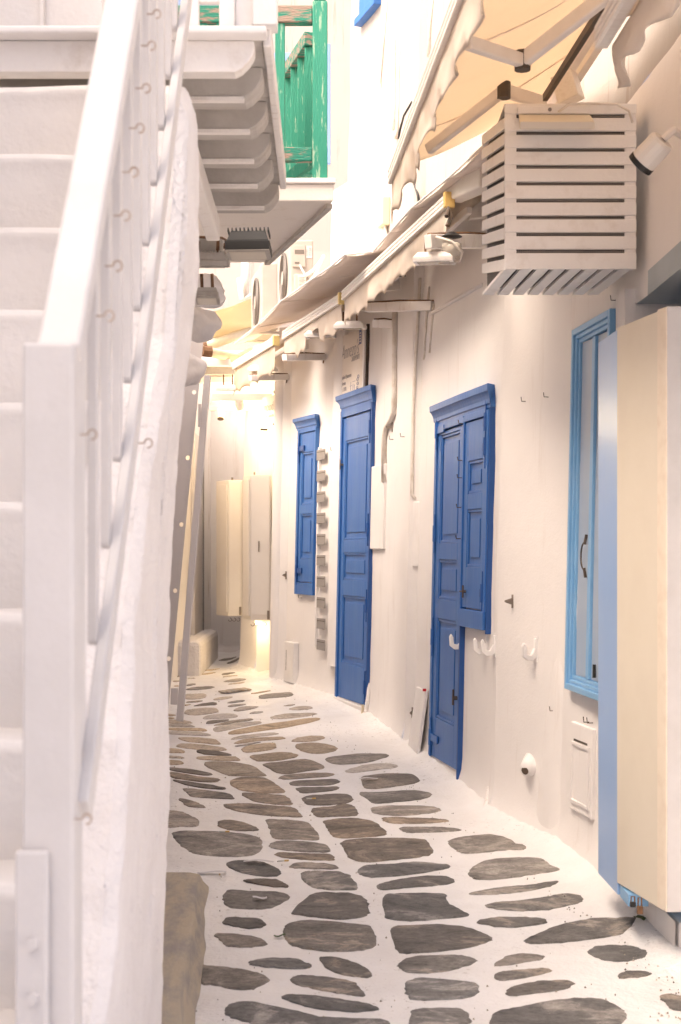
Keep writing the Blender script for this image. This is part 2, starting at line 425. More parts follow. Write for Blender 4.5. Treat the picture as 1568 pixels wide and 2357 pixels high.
rw = MB()
wall_sheet(rw, SEG[2:], lambda Y: zg(Y) - .12, 3.45, .07)
wall_sheet(rw, SEG[0:2], lambda Y: SOFF, 3.45, .09)
wall_sheet(rw, SEG[1:2], lambda Y: zg(Y) - .12, .14, .05)
right_house = thing('white_house', 'long whitewashed house lining the right side of the alley behind the blue doors', 'house', (1.2, 6.0, 0))
rwo = rw.build('street_wall', M['wall'], right_house, smooth=True)
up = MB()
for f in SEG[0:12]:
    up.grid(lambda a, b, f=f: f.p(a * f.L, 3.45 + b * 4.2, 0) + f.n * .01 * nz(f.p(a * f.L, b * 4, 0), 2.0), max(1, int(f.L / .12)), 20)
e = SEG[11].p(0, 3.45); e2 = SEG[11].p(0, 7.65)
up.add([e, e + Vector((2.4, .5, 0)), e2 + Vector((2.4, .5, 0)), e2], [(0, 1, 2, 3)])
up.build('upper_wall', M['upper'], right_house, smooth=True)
rb = MB()      # parts of the house behind the face: roof, set-back end, doorway recess
rb.box(1.36, 4.4, 3.4, 11.2, 7.5, 7.62)
rb.build('roof', M['wall'], right_house)
MB().box(1.95, 2.0, 3.4, 6.0, -.1, 2.6).build('inner_wall', M['wall'], right_house)
MB().box(1.2, 2.0, 6.001, 6.2, -.1, 2.6).build('recess_jamb', M['wall'], right_house)
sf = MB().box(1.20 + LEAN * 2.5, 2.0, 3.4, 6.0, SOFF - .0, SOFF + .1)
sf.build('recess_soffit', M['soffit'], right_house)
th = MB().box(1.235, 1.9, 5.2, 6.0, -.1, .138)
th.build('doorstep', M['step'], right_house, bevel=.012)
fr = MB().box(1.50, 1.56, 5.15, 5.98, .14, 2.46); fr.build('door', M['skyblue'], right_house, bevel=.004)
# parapet over the low stretch and the wall set back behind the air conditioners
bk = MB()
for f in SEG[12:14]:
    bk.grid(lambda a, b, f=f: f.p(a * f.L, 3.4 + b * 1.25, -.34) + f.n * .008 * nz(f.p(a * f.L, b, 0), 3), 6, 8)
    bk.grid(lambda a, b, f=f: f.p(a * f.L, 3.45, -.34 * b), 6, 2)
bk.build('setback_wall', M['wall'], right_house, smooth=True)

# ------------------------------------------------------------------ ground
def ground_z(X, Y):
    z = zg(Y)
    d = wx(Y) - X
    if Y > 5.0: z += .05 * max(0, 1 - abs(d) / .16) ** 2
    z += .006 * noise.noise(Vector((X * 1.7, Y * 1.7, 0))) + .0035 * noise.noise(Vector((X * 6, Y * 6, 4)))
    return z
gm = MB()
gm.grid(lambda a, b: (lambda X, Y: Vector((X, Y, ground_z(X, Y))))(-2.6 + a * 4.7, 3.0 + b * 13.4), 118, 330)
ground = struct(gm.build('alley_ground', M['joint'], smooth=True))
gs = MB()
for (x0, x1, y0, y1) in ((-80, 80, -60, 3.0), (-80, -2.6, 3.0, 16.4), (2.1, 80, 3.0, 16.4), (-80, 80, 16.4, 90)):
    gs.grid(lambda a, b: Vector((x0 + (x1 - x0) * a, y0 + (y1 - y0) * b, zg(y0 + (y1 - y0) * b) - .004)), 4, 40)
gso = struct(gs.build('surrounding_ground', M['joint']))

# ------------------------------------------------------------------ paving stones, traced one by one
def Z(ox, oy, s): return lambda x, y: ((ox + x * s) / 1.73788, (oy + y * s) / 1.73788)
TR = {'A': Z(660, 2550, .38265), 'B': Z(1100, 2600, .47832), 'C': Z(660, 2950, .44643), 'D': Z(1300, 2950, .5102),
      'E': Z(1400, 3300, .57398), 'F': Z(2000, 3250, .46237), 'G': Z(650, 3400, .5102)}
STONES = """A562,243 620,225 700,218 750,222 700,235 620,246
A645,275 700,258 776,250 776,272 700,280
A240,318 300,312 348,316 300,324 240,328
A400,352 480,335 575,326 500,345
A350,392 430,377 528,370 450,387
A592,390 640,378 735,372 690,385 620,396
A600,418 680,405 765,402 690,413
A612,464 680,445 780,436 848,442 800,458 700,470
A660,497 740,483 830,472 780,488
A900,588 1000,570 1102,556 1050,574 940,590
A980,618 1060,600 1180,588 1310,578 1340,600 1300,618 1150,632 1010,643
A232,500 290,487 325,490 300,502 235,510
A225,545 300,527 420,516 515,520 480,537 360,550 240,553
A215,600 300,593 400,590 437,605 415,630 330,645 215,642
A505,650 580,630 680,620 710,627 640,645 540,657
A228,680 300,668 390,668 340,680 250,685
A300,722 390,700 510,687 550,702 500,715 380,720
A655,690 720,672 830,664 810,678 700,693
A660,725 740,710 850,705 780,722 690,732
A715,765 760,740 860,728 980,727 900,752 780,772
A890,795 940,780 1025,778 990,792 910,800
A205,780 260,758 400,745 520,742 567,765 530,790 380,808 240,808
A395,840 430,820 560,803 700,800 760,820 740,840 580,850 430,853
A1245,718 1300,706 1358,703 1310,716
A1300,750 1360,728 1480,722 1545,737 1490,752 1370,758
A435,885 500,872 670,866 590,888 445,903
A515,920 620,892 780,868 900,856 900,873 740,895 600,917
A500,965 560,935 760,900 960,884 1012,890 980,910 780,945 560,988
A30,866 200,868 290,893 240,900 30,892
A30,906 220,908 320,935 240,937 30,930
A20,952 250,950 400,960 437,980 380,985 200,975 20,970
A20,987 200,988 380,998 480,1022 420,1032 250,1028 20,1015
A140,1052 300,1050 480,1062 550,1075 580,1115 500,1115 300,1098 200,1080
A660,1005 700,980 900,940 1200,895 1400,865 1568,845 1625,853 1568,880 1350,928 1100,965 800,1005 690,1013
A1100,845 1150,820 1300,800 1480,790 1590,795 1540,815 1400,838 1200,855 1120,853
A685,1065 760,1035 950,1010 1150,993 1190,1003 1100,1020 900,1048 720,1068
A725,1105 800,1075 950,1055 1200,1040 1262,1050 1180,1068 980,1085 800,1108
A735,1138 850,1115 1010,1098 900,1120 760,1140
A20,800 110,812 80,822 20,818
A20,835 100,842 60,855 20,852
A100,315 150,313 150,320 100,322
A95,408 150,404 150,414 95,414
A92,455 145,452 145,462 92,464
A240,428 300,424 315,428 250,433
A100,510 140,507 140,515 100,516
A205,712 265,706 220,718
B135,765 190,735 300,720 400,722 412,740 330,762 200,771
C98,78 140,58 260,62 400,75 530,95 553,115 450,121 280,108 150,93
C20,105 120,108 175,128 160,142 20,138
C285,122 340,115 480,128 600,158 540,163 380,158 310,140
C20,168 110,172 170,187 100,188 20,183
C280,185 340,177 500,170 640,178 675,205 640,213 450,211 320,203
C10,210 110,212 160,228 150,243 10,248
C350,240 385,220 520,218 680,232 790,255 860,300 910,343 780,350 580,345 480,310 390,275
C690,100 740,75 850,60 980,55 995,78 985,105 880,125 740,138 695,125
C1165,75 1230,55 1340,52 1440,65 1530,90 1548,105 1510,130 1400,148 1280,143 1200,110
C760,170 900,148 1050,135 1170,150 1198,165 1150,182 1000,205 850,215 790,200
C875,240 1000,222 1180,198 1300,200 1400,240 1430,270 1350,290 1180,315 1040,325 940,280
C20,278 100,280 250,295 400,322 430,335 350,342 180,320 60,300
C30,315 150,330 300,355 480,375 470,395 380,402 200,385 60,362
C65,385 200,400 380,425 540,455 520,468 350,455 180,425
C160,455 220,455 400,480 560,505 618,540 600,556 400,545 240,525 190,490
C125,545 220,560 290,590 360,632 260,630 190,615 150,580
C580,405 640,365 780,358 900,362 980,410 1040,455 1075,495 900,500 700,480 610,440
C1022,360 1060,342 1200,325 1400,318 1520,325 1480,345 1300,360 1100,376 1040,372
C1112,410 1160,393 1320,380 1500,373 1560,385 1562,405 1480,425 1280,432 1150,430
C1175,460 1240,450 1400,448 1550,445 1530,475 1400,490 1240,502 1195,485
C683,503 800,500 1000,515 1100,530 1135,575 1135,603 1000,600 830,580 750,550
C520,610 560,598 800,598 1000,615 1160,632 1210,680 1225,715 1000,705 750,680 580,640
C1225,545 1290,522 1440,512 1600,510 1670,530 1687,560 1640,590 1480,607 1300,607 1250,580
C1310,645 1380,630 1500,618 1605,601 1690,620 1730,675 1700,705 1540,712 1380,715 1330,685
C0,662 160,672 220,705 295,745 290,800 150,803 0,800
C472,770 530,748 660,755 780,790 840,828 780,838 620,836 500,810
C905,740 1000,735 1250,755 1330,810 1385,910 1200,910 980,900 940,820
C62,865 140,845 400,845 650,855 800,880 872,925 860,1010 780,1060 560,1070 280,1050 190,1010 100,930
C935,965 1000,930 1150,925 1350,945 1450,970 1475,1030 1300,1030 1100,1010 960,990
C985,1045 1050,1028 1300,1045 1480,1052 1518,1085 1500,1105 1300,1103 1100,1085 1010,1065
D-16,660 60,645 230,638 380,665 450,710 485,762 400,782 180,792 60,775 20,720
D3,172 60,155 250,132 400,134 503,142 450,170 330,200 150,213 60,205
D160,262 210,245 330,218 480,208 570,220 540,240 400,258 250,277 180,275
D278,320 330,303 480,287 660,288 720,310 745,338 700,360 560,385 400,407 310,400 290,360
D270,442 360,435 560,425 740,420 830,440 830,465 770,485 600,510 400,525 340,495
D362,570 400,550 560,543 780,543 880,555 910,570 860,590 700,613 560,620 400,605
D448,640 520,633 760,637 900,643 973,653 900,668 700,678 540,682 475,665
D582,718 680,707 860,706 1000,713 1068,725 1000,738 820,748 660,753 610,740
D125,830 200,805 500,797 760,805 820,840 845,905 780,940 560,965 320,977 200,950 150,880
D968,835 1010,795 1200,767 1320,765 1450,800 1500,840 1568,855 1560,885 1450,885 1280,905 1090,915 1020,880
E52,325 110,285 300,275 480,262 640,278 702,290 640,315 420,350 180,368 90,355
E185,425 260,400 420,370 560,357 680,365 730,395 660,418 420,440 230,455
E825,340 870,285 980,245 1180,228 1330,235 1400,280 1455,315 1300,345 1100,375 900,385 850,370
E832,487 900,462 1080,435 1300,415 1448,394 1390,430 1200,468 980,490
E945,565 1060,540 1320,515 1480,488 1590,492 1622,520 1590,545 1420,585 1200,600 1020,592
E235,500 330,482 640,480 670,510 700,550 780,600 830,638 700,650 420,670 260,655 240,600
E885,680 950,660 1100,648 1300,655 1378,675 1330,695 1120,718 960,702
E285,720 420,703 650,697 820,715 940,760 990,790 940,825 760,865 500,893 350,895 310,830
E340,970 400,930 560,912 760,910 860,930 882,950 820,980 640,1020 420,1032 350,1000
E1003,975 1080,925 1200,905 1340,920 1345,938 1260,955 1100,975
E1008,1050 1060,1028 1220,1010 1360,1005 1405,1017 1330,1040 1150,1075 1040,1083
E385,1110 420,1080 520,1070 720,1085 880,1105 895,1150 870,1190 700,1215 520,1225 430,1215 390,1160
E1090,1165 1150,1125 1320,1090 1500,1085 1560,1105 1500,1140 1300,1175 1130,1193
E425,1320 480,1290 720,1278 800,1295 835,1340 830,1400 640,1440 430,1440
F215,1115 300,1060 450,1000 650,945 880,912 1020,935 1160,975 1165,1005 1060,1060 900,1085 600,1125 300,1140
F-87,1810 0,1725 260,1672 500,1630 740,1613 890,1620 1040,1690 1092,1750 1050,1830 900,1890 300,1930 -60,1910
F758,1215 830,1165 960,1150 1120,1160 1220,1200 1278,1245 1200,1275 1020,1298 860,1275 790,1245
F1020,1440 1060,1390 1180,1380 1305,1403 1240,1430 1120,1440
F1380,1600 1450,1583 1540,1595 1700,1640 1700,1720 1500,1710 1440,1660
G500,120 540,95 640,88 800,105 900,150 930,180 900,208 760,208 600,175
G633,243 700,232 880,237 950,260 988,290 900,295 760,275
G992,130 1060,103 1200,105 1340,120 1378,148 1300,155 1120,150 1030,145
G1088,195 1140,175 1280,172 1420,182 1490,225 1528,290 1500,318 1300,315 1180,295 1100,240
G472,360 530,310 680,320 900,335 1000,370 920,430 800,465 660,465 530,450 480,410
G1010,490 1090,410 1200,345 1400,342 1540,362 1600,400 1615,470 1590,520 1400,545 1200,530 1050,510
G475,570 500,537 600,535 750,545 810,580 800,600 700,620 600,608 500,585
G405,665 500,657 650,668 760,690 823,725 780,750 640,763 500,750 455,710
G950,620 1000,575 1150,555 1400,572 1600,590 1660,640 1680,705 1660,760 1540,795 1300,802 1100,775 990,730 955,680
G675,885 760,860 900,850 1060,860 1140,890 1168,912 1080,935 900,932 730,912
G1225,850 1300,843 1450,870 1600,930 1640,985 1560,1000 1400,975 1300,930
G298,920 350,918 500,928 700,960 810,1000 838,1035 770,1075 700,1105 550,1103 400,1065 310,1050
G1003,1015 1060,985 1250,990 1450,1025 1530,1060 1588,1143 1450,1138 1250,1105 1080,1070 1020,1045
G935,1160 1000,1140 1200,1148 1500,1190 1640,1215 1695,1250 1600,1270 1400,1272 1150,1240 1000,1195
G487,1270 530,1215 690,1205 950,1260 1200,1310 1400,1330 1600,1340 1760,1345 1790,1400 1700,1440 1200,1450 800,1400 600,1345 510,1310"""
def catmull(pts, k):
    n = len(pts); out = []
    for i in range(n):
        p0, p1, p2, p3 = pts[i - 1], pts[i], pts[(i + 1) % n], pts[(i + 2) % n]
        for j in range(k):
            t = j / k
            out.append(.5 * ((2 * p1) + (p2 - p0) * t + (2 * p0 - 5 * p1 + 4 * p2 - p3) * t * t + (3 * p1 - p0 - 3 * p2 + p3) * t ** 3))
    return out
for si, line in enumerate(STONES.split('\n')):
    tf = TR[line[0]]
    raw = [tuple(map(float, q.split(','))) for q in line[1:].split()]
    pts = [G(*tf(*q)) for q in raw]
    c = sum(pts, Vector()) / len(pts)
    base = [Vector((p.x, p.y, 0)) for p in pts]
    near = c.y < 8
    loop = catmull(base, 5 if near else 3)
    loop = [p + Vector((noise.noise(p * 40 + Vector((0, 0, si))), noise.noise(p * 40 + Vector((9, 0, si))), 0)) * .007 +
            Vector((noise.noise(p * 110 + Vector((0, 0, si))), noise.noise(p * 130 + Vector((9, 0, si))), 0)) * .006 for p in loop]
    n = len(loop)
    mb = MB(); vs_ = []; cc = Vector((c.x, c.y, 0))
    rnd = random.uniform(.002, .006)
    for (sc_, dz) in ((1.02, -.02), (1.0, .0015), (.955, .0035 + rnd * .5), (.55, .0035 + rnd * .5)):
        for p in loop:
            q = cc + (p - cc) * sc_ if sc_ < 1.02 else cc + (p - cc) * 1.01
            vs_.append(Vector((q.x, q.y, ground_z(q.x, q.y) + dz + (.002 * noise.noise(q * 18) if sc_ < 1 else 0))))
    vs_.append(Vector((c.x, c.y, ground_z(c.x, c.y) + .0035 + rnd * .5)))
    fs = []
    for r_ in range(3):
        for i in range(n):
            fs.append((r_ * n + i, r_ * n + (i + 1) % n, (r_ + 1) * n + (i + 1) % n, (r_ + 1) * n + i))
    for i in range(n): fs.append((3 * n + i, 3 * n + (i + 1) % n, 4 * n))
    # keep the stone's own origin at its centre so that grain differs from stone to stone
    mb.add(vs_, fs)
    mk = 'stone_dark' if c.y < 6.6 else ('stone_mix' if c.y < 8.6 else 'stone_far_lit')  # farther stones take the tones with glow and sheen painted in
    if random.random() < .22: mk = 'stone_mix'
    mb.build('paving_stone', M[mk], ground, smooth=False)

# drain grate in the paving
gq = [G(*TR['A'](*q)) for q in ((560, 575), (830, 541), (905, 557), (620, 592))]
dg = thing('drain_grate', 'small slotted drain grate set into the paving at the far bend', 'drain grate', gq[0])
def gl(a, b, dz): 
    p = gq[0].lerp(gq[1], a).lerp(gq[3].lerp(gq[2], a), b); p.z = ground_z(p.x, p.y) + dz; return p
MB().add([gl(0, 0, .006), gl(1, 0, .006), gl(1, 1, .006), gl(0, 1, .006)], [(0, 1, 2, 3)]).build('grate_bed', M['dark'], dg)
for i in range(13):
    MB().beam(gl((i + .5) / 13, 0, .012), gl((i + .5) / 13, 1, .012), .02, .012).build('grate_bar', M['stone_far_lit'], dg)

# ------------------------------------------------------------------ blue doors and shutters on the wall
def mould(f, mb, u0, u1, z0, z1, d, w_=.012, h_=.008):
    """raised bead round a recessed panel"""
    f.box(mb, u0, u1, z0, z0 + w_, d, d + h_); f.box(mb, u0, u1, z1 - w_, z1, d, d + h_)
    f.box(mb, u0, u0 + w_, z0 + w_, z1 - w_, d, d + h_); f.box(mb, u1 - w_, u1, z0 + w_, z1 - w_, d, d + h_)
def leaf(f, parent, name, u0, u1, z0, z1, d, panels, m, stile=.075):
    """a panelled leaf: stiles and rails stand proud of sunken panels"""
    root = MB(); f.box(root, u0, u1, z0, z1, d - .03, d)
    # rails and stiles as one solid with sunken fields between
    fr_ = root
    st = d + .014
    f.box(fr_, u0, u0 + stile, z0, z1, d, st); f.box(fr_, u1 - stile, u1, z0, z1, d, st)
    zs = [z0] + [q for p_ in panels for q in p_] + [z1]
    for a, b in zip(zs[0::2], zs[1::2]):
        if b - a > .004: f.box(fr_, u0 + stile, u1 - stile, a, b, d, st)
    o = fr_.build(name, m, parent, bevel=.003)
    for (a, b) in panels:
        pb = MB(); mould(f, pb, u0 + stile + .001, u1 - stile - .001, a + .001, b - .001, d + .0005, .016, .009)
        f.box(pb, u0 + stile + .05, u1 - stile - .05, a + .055, b - .055, d + .0006, d + .007)
        pb.build('panel', m, o, bevel=.003)
    return o
def cornice(f, parent, u0, u1, z0, z1, m, proj=.062):
    mb = MB(); n = 6; h = z1 - z0
    prof = [(0, .032), (.16, .032), (.18, .038), (.36, .040), (.52, .046), (.66, .054), (.70, .060), (.98, proj), (1.0, proj - .004), (1.0, 0)]
    pts0 = [f.p(u0 - (d - .03), z0 + h * t, d) for t, d in prof] + [f.p(u0, z0, 0)]
    pts1 = [f.p(u1 + (d - .03), z0 + h * t, d) for t, d in prof] + [f.p(u1, z0, 0)]
    k = len(pts0)
    mb.add(pts0 + pts1, [tuple(range(k)), tuple(reversed(range(k, 2 * k)))] + [(i, (i + 1) % k, k + (i + 1) % k, k + i) for i in range(k)])
    return mb.build('cornice', m, parent)
def hinge(f, parent, u, z, d, m, strap=0, side=1):
    mb = MB(); mb.tube([f.p(u, z - .05, d + .006), f.p(u, z + .05, d + .006)], .012, 8)
    mb.tube([f.p(u, z - .12, d + .006), f.p(u, z + .12, d + .006)], .005, 6)
    if strap: f.box(mb, min(u, u + side * strap), max(u, u + side * strap), z - .022, z + .022, d, d + .008)
    return mb.build('hinge', m, parent, smooth=False)

# --- near double entry: door leaf with a shuttered window beside it
f = SEG[7]        # 8.21 .. 8.93
fw = SEG[6]       # 7.60 .. 8.21
dth = thing('blue_door', 'tall blue panelled door joined to a shuttered window under one cornice, nearer of two', 'door', f.p(0, .18, 0))
uL, _ = f.at(994, 1400, .03); uR = f.L
_, zb = f.at(1000, 1745, .03); _, zc0 = f.at(1000, 985, .03); _, zc1 = f.at(1000, 950, .03)
fj = .05
mb = MB(); f.box(mb, uL, uL + fj, zb, zc0, -.02, .034); mb.build('jamb', M['blue'], dth, bevel=.003)
mb = MB(); f.box(mb, uR - .012, uR + .010, zb - .06, zc0 - .7, -.02, .030); mb.build('jamb', M['blue_dark'], dth)
mb = MB(); f.box(mb, uL + fj, uR, zc0 - .03, zc0 + .01, -.02, .034); mb.build('head_rail', M['blue'], dth, bevel=.002)
H = zc0 - .055 - zb
lf = leaf(f, dth, 'door_leaf', uL + fj + .006, uR - .016, zb + .004, zc0 - .042, .012,
          [(zb + .25, zb + .86), (zb + .98, zb + 1.22), (zb + 1.32, zb + 1.98)], M['blue'], .085)
_u = uL + fj + .004
for z_, st in ((zb + .12, .18), (zb + .74, 0), (zb + 1.38, 0), (zb + 2.02, .18)):
    hinge(f, dth, _u, z_, .03, M['blue'], st)
FE = fw.at(1121, 1200, .036)[0]
wbase = fw.at(1100, 1448, .03)[1]
mb = MB(); fw.box(mb, 0.0, .02, wbase, zc0, -.02, .036); fw.box(mb, FE - .055, FE - .015, wbase, zc0, -.02, .036)
fw.box(mb, .02, FE - .055, zc0 - .03, zc0 + .01, -.02, .036); fw.box(mb, .0, FE - .015, wbase - .0, wbase + .10, -.02, .044)
wf = mb.build('window_frame', M['blue'], dth, bevel=.003)
mb = MB(); fw.box(mb, FE - .0149, FE + .004, wbase - .02, zc0 + .009, -.02, .030); mb.build('frame_edge', M['blue_dark'], dth)
zm = (wbase + .10 + zc0 - .03) / 2
leaf(fw, dth, 'shutter', .026, FE - .062, wbase + .108, zc0 - .036, .014,
     [(wbase + .34, zm + .03), (zm + .12, zc0 - .26)], M['blue'], .07)
for z_ in (wbase + .2, zm + .5, zc0 - .2):
    hinge(fw, dth, FE - .06, z_, .03, M['blue_dark'], .05, -1)
cornice(f, dth, uL - .012, f.L - .001, zc0 + .01, zc0 + .135, M['blue'])
cornice(fw, dth, .001, FE + .006, zc0 + .01, zc0 + .135, M['blue'])
for (x, y) in ((1067, 975), (1064, 1060), (1064, 1100), (1064, 1168), (1064, 1240)):
    u, z = f.at(x, y, .03)
    mb = MB().tube([f.p(uR - .004, z, .03), f.p(uR - .004, z, .06), f.p(uR - .004, z + .02, .064)], .003, 6); mb.build('hook', M['dark'], dth)
mb = MB(); mb.tube([f.p(uR - .04, zb + .42, .026), f.p(uR - .04, zb + .42, .05)], .012, 8); mb.tube([f.p(uR - .04, zb + .38, .05), f.p(uR - .04, zb + .47, .05)], .007, 6); mb.build('door_handle', M['dark'], dth)
mb = MB(); mb.tube([fw.p(.10, wbase + .20, .026), fw.p(.10, wbase + .20, .045)], .008, 8); mb.tube([fw.p(.10, wbase + .165, .045), fw.p(.10, wbase + .235, .045)], .006, 6); mb.tube([fw.p(.04, wbase + .20, .045), fw.p(.10, wbase + .20, .045)], .005, 6); mb.build('latch', M['dark'], dth)

# --- far blue door
f = SEG[11]       # 10.50 .. 11.25
d2 = thing('blue_door', 'plain narrow blue door below the souvenir shop sign, farther of two', 'door', f.p(0, .32, 0))
uL, _ = f.at(778, 1300, .03); uR, _ = f.at(849, 1300, .03)
_, zb = f.at(782, 1606, .03); _, zc0 = f.at(785, 948, .03)
mb = MB(); f.box(mb, uL, uL + .045, zb, zc0, -.02, .036); mb.build('jamb', M['blue'], d2, bevel=.003)
mb = MB(); f.box(mb, uR - .014, uR + .008, zb - .02, zc0, -.02, .032); mb.build('jamb', M['blue_dark'], d2)
mb = MB(); f.box(mb, uL + .045, uR - .02, zc0 - .05, zc0, -.02, .034); mb.build('head_rail', M['blue'], d2)
leaf(f, d2, 'door_leaf', uL + .05, uR - .024, zb + .004, zc0 - .062, .010,
     [(zb + .28, zb + .80), (zb + .92, zb + 1.13), (zb + 1.23, zc0 - .24)], M['blue'], .07)
for z_ in (zb + .14, zb + .74, zb + 1.3, zc0 - .18):
    hinge(f, d2, uR - .026, z_, .028, M['blue_dark'], .03, -1)
cornice(f, d2, uL - .03, uR + .016, zc0, zc0 + .125, M['blue'])
mb = MB(); f.box(mb, uL, uR, zb - .07, zb - .004, -.02, .05); mb.build('threshold', M['step'], d2, bevel=.01)
mb = MB(); mb.tube([f.p(uL + .07, zc0 - .42, .026), f.p(uL + .07, zc0 - .42, .05)], .009, 8); mb.tube([f.p(uL + .07, zc0 - .46, .05), f.p(uL + .07, zc0 - .38, .05)], .006, 6); mb.build('latch', M['hook'], d2)

# --- far blue shutter
f = Frame((12.02, -.338), (11.55, -.150))
w3 = thing('blue_shutter', 'narrow blue window shutter between the slat rack and the white board', 'shutter', f.p(0, .9, 0))
uL, _ = f.at(682, 1200, .03); uR, _ = f.at(724, 1200, .03)
_, zb = f.at(690, 1368, .03); _, zc0 = f.at(690, 990, .03)
mb = MB(); f.box(mb, uL, uL + .045, zb, zc0, -.1, .036); f.box(mb, uR - .02, uR, zb, zc0, -.1, .036); f.box(mb, uL + .045, uR - .02, zb, zb + .10, -.1, .034); f.box(mb, uL + .045, uR - .02, zc0 - .03, zc0, -.1, .034)
mb.build('window_frame', M['blue'], w3, bevel=.003)
zm = (zb + zc0) / 2
leaf(f, w3, 'shutter_leaf', uL + .05, uR - .026, zb + .106, zc0 - .036, .012, [(zb + .30, zm - .02), (zm + .06, zc0 - .20)], M['blue'], .05)
cornice(f, w3, uL - .03, uR + .01, zc0, zc0 + .10, M['blue'])
for z_ in (zb + .2, zc0 - .16): hinge(f, w3, uL + .048, z_, .03, M['blue_dark'], .12)

# --- sky-blue window on the near stretch
f = Frame((6.90, 1.0945), (6.02, 1.186))
w4 = thing('blue_window', 'sky blue framed shuttered window with iron ring handle below the slatted box', 'window', f.p(0, .8, 0))
uL, _ = f.at(1311, 1200, .03); uR, _ = f.at(1398, 1200, .03)
_, zb = f.at(1312, 1588, .03); _, zc0 = f.at(1312, 765, .03)
def fr_ring(mb, a, d0, d1, wdt):
    f.box(mb, uL + a, uL + a + wdt, zb + a, zc0 - a, d0, d1); f.box(mb, uR - a - wdt, uR - a, zb + a, zc0 - a, d0, d1)
    f.box(mb, uL + a + wdt, uR - a - wdt, zb + a, zb + a + wdt, d0, d1); f.box(mb, uL + a + wdt, uR - a - wdt, zc0 - a - wdt, zc0 - a, d0, d1)
mb = MB(); fr_ring(mb, 0, -.05, .040, .03); fr_ring(mb, .03, -.05, .028, .02); fr_ring(mb, .05, -.05, .016, .02)
fo = mb.build('window_frame', M['skyblue'], w4, bevel=.004)
um, _ = f.at(1366, 1200, .0)
mb = MB(); f.box(mb, uL + .072, um - .02, zb + .072, zc0 - .075, -.05, .004); mb.build('shutter_leaf', M['paleblue'], w4, bevel=.003)
mb = MB(); f.box(mb, um - .018, um + .03, zb + .072, zc0 - .075, -.05, .018); mb.build('meeting_stile', M['skyblue'], w4, bevel=.003)
mb = MB(); f.box(mb, um + .032, uR - .072, zb + .072, zc0 - .075, -.05, .004); mb.build('shutter_leaf', M['paleblue'], w4, bevel=.003)
u, z = f.at(1350, 1280, .01)
ring = [f.p(u - .05 * math.sin(t), z + .062 * math.cos(t), .022) for t in [i * math.pi / 12 for i in range(13)]]
mb = MB().tube(ring, .004, 6).tube([f.p(u, z + .10, .012), f.p(u, z + .055, .02)], .007, 6).tube([f.p(u, z - .055, .02), f.p(u, z - .10, .012)], .007, 6)
mb.build('ring_handle', M['dark'], w4)
mb = MB(); u, z = f.at(1367, 1545, .02); mb.tube([f.p(u, z - .03, .018), f.p(u, z + .03, .018)], .008, 6); mb.build('keyhole', M['black'], w4)

# ------------------------------------------------------------------ display case on the near right, and its blue leaf
case = thing('display_case', 'tall cream and white wooden display case hanging at the shop entrance', 'display case', (1.15, 5.3, .2))
a = P(1420, 1265, 5.53); b = P(1535, 1265, 5.063)
A0 = Vector((1.0745, 5.53, 0)); B0 = Vector((1.163, 5.063, 0))
def quadpris(mb, p, q, z0, z1, th_, nrm):
    n_ = Vector(nrm) * th_
    return mb.hexa([p + Vector((0, 0, z0)), q + Vector((0, 0, z0)), q + n_ + Vector((0, 0, z0)), p + n_ + Vector((0, 0, z0)),
                    p + Vector((0, 0, z1)), q + Vector((0, 0, z1)), q + n_ + Vector((0, 0, z1)), p + n_ + Vector((0, 0, z1))])
M1 = A0.lerp(B0, .84)
quadpris(MB(), A0, M1 - Vector((.0004, -.002, 0)), .205, 2.362, .04, (1, .19, 0)).build('side_board', M['cream'], case, bevel=.003)
quadpris(MB(), M1 + Vector((-.006, 0, 0)), B0 + Vector((-.004, 0, 0)), .208, 2.366, .05, (1, .19, 0)).build('corner_strip', M['cream2'], case, bevel=.004)
MB().box(1.163, 1.6, 5.058, 5.10, .21, 2.366).build('front_panel', M['rail'], case, bevel=.003)
MB().box(1.17, 1.58, 5.11, 5.50, .215, .235).build('case_floor', M['skyblue'], case)
MB().box(1.20, 1.58, 5.11, 5.45, 2.33, 2.352).build('case_top', M['white'], case)
lfA = Vector((1.0686, 5.9, 0)); lfB = Vector((1.078, 5.535, 0))
lb = quadpris(MB(), lfA, lfB, .156, 2.358, .035, (1, .02, 0)).build('door_leaf', M['leafblue'], None, bevel=.004)
tag(lb, 'glossy pale blue door leaf standing open against the cream display case', 'door leaf')
MB().box(1.085, 1.16, 5.36, 5.52, .155, .2).build('bolt_block', M['skyblue'], case)
for (x, y, yb, m_) in ((1457, 2066, 2088, 'black'), (1473, 2070, 2104, 'rust')):
    p = P(x, y, 5.30); q = P(x, yb, 5.30)
    h = abs(p.z - q.z)
    pl = thing('padlock', 'small black padlock hanging from the display case bolt' if m_ == 'black' else 'longer brass brown padlock hanging from the display case bolt', 'padlock', q)
    MB().box(q.x - .011, q.x + .011, q.y - .007, q.y + .007, q.z, q.z + h * .55).build('lock_body', M[m_], pl, bevel=.003)
    MB().tube([Vector((q.x - .007, q.y, q.z + h * .5)), Vector((q.x - .006, q.y, q.z + h * 1.1)), Vector((q.x + .006, q.y, q.z + h * 1.1)), Vector((q.x + .007, q.y, q.z + h * .5))], .003, 6).build('shackle', M['rust'], pl)

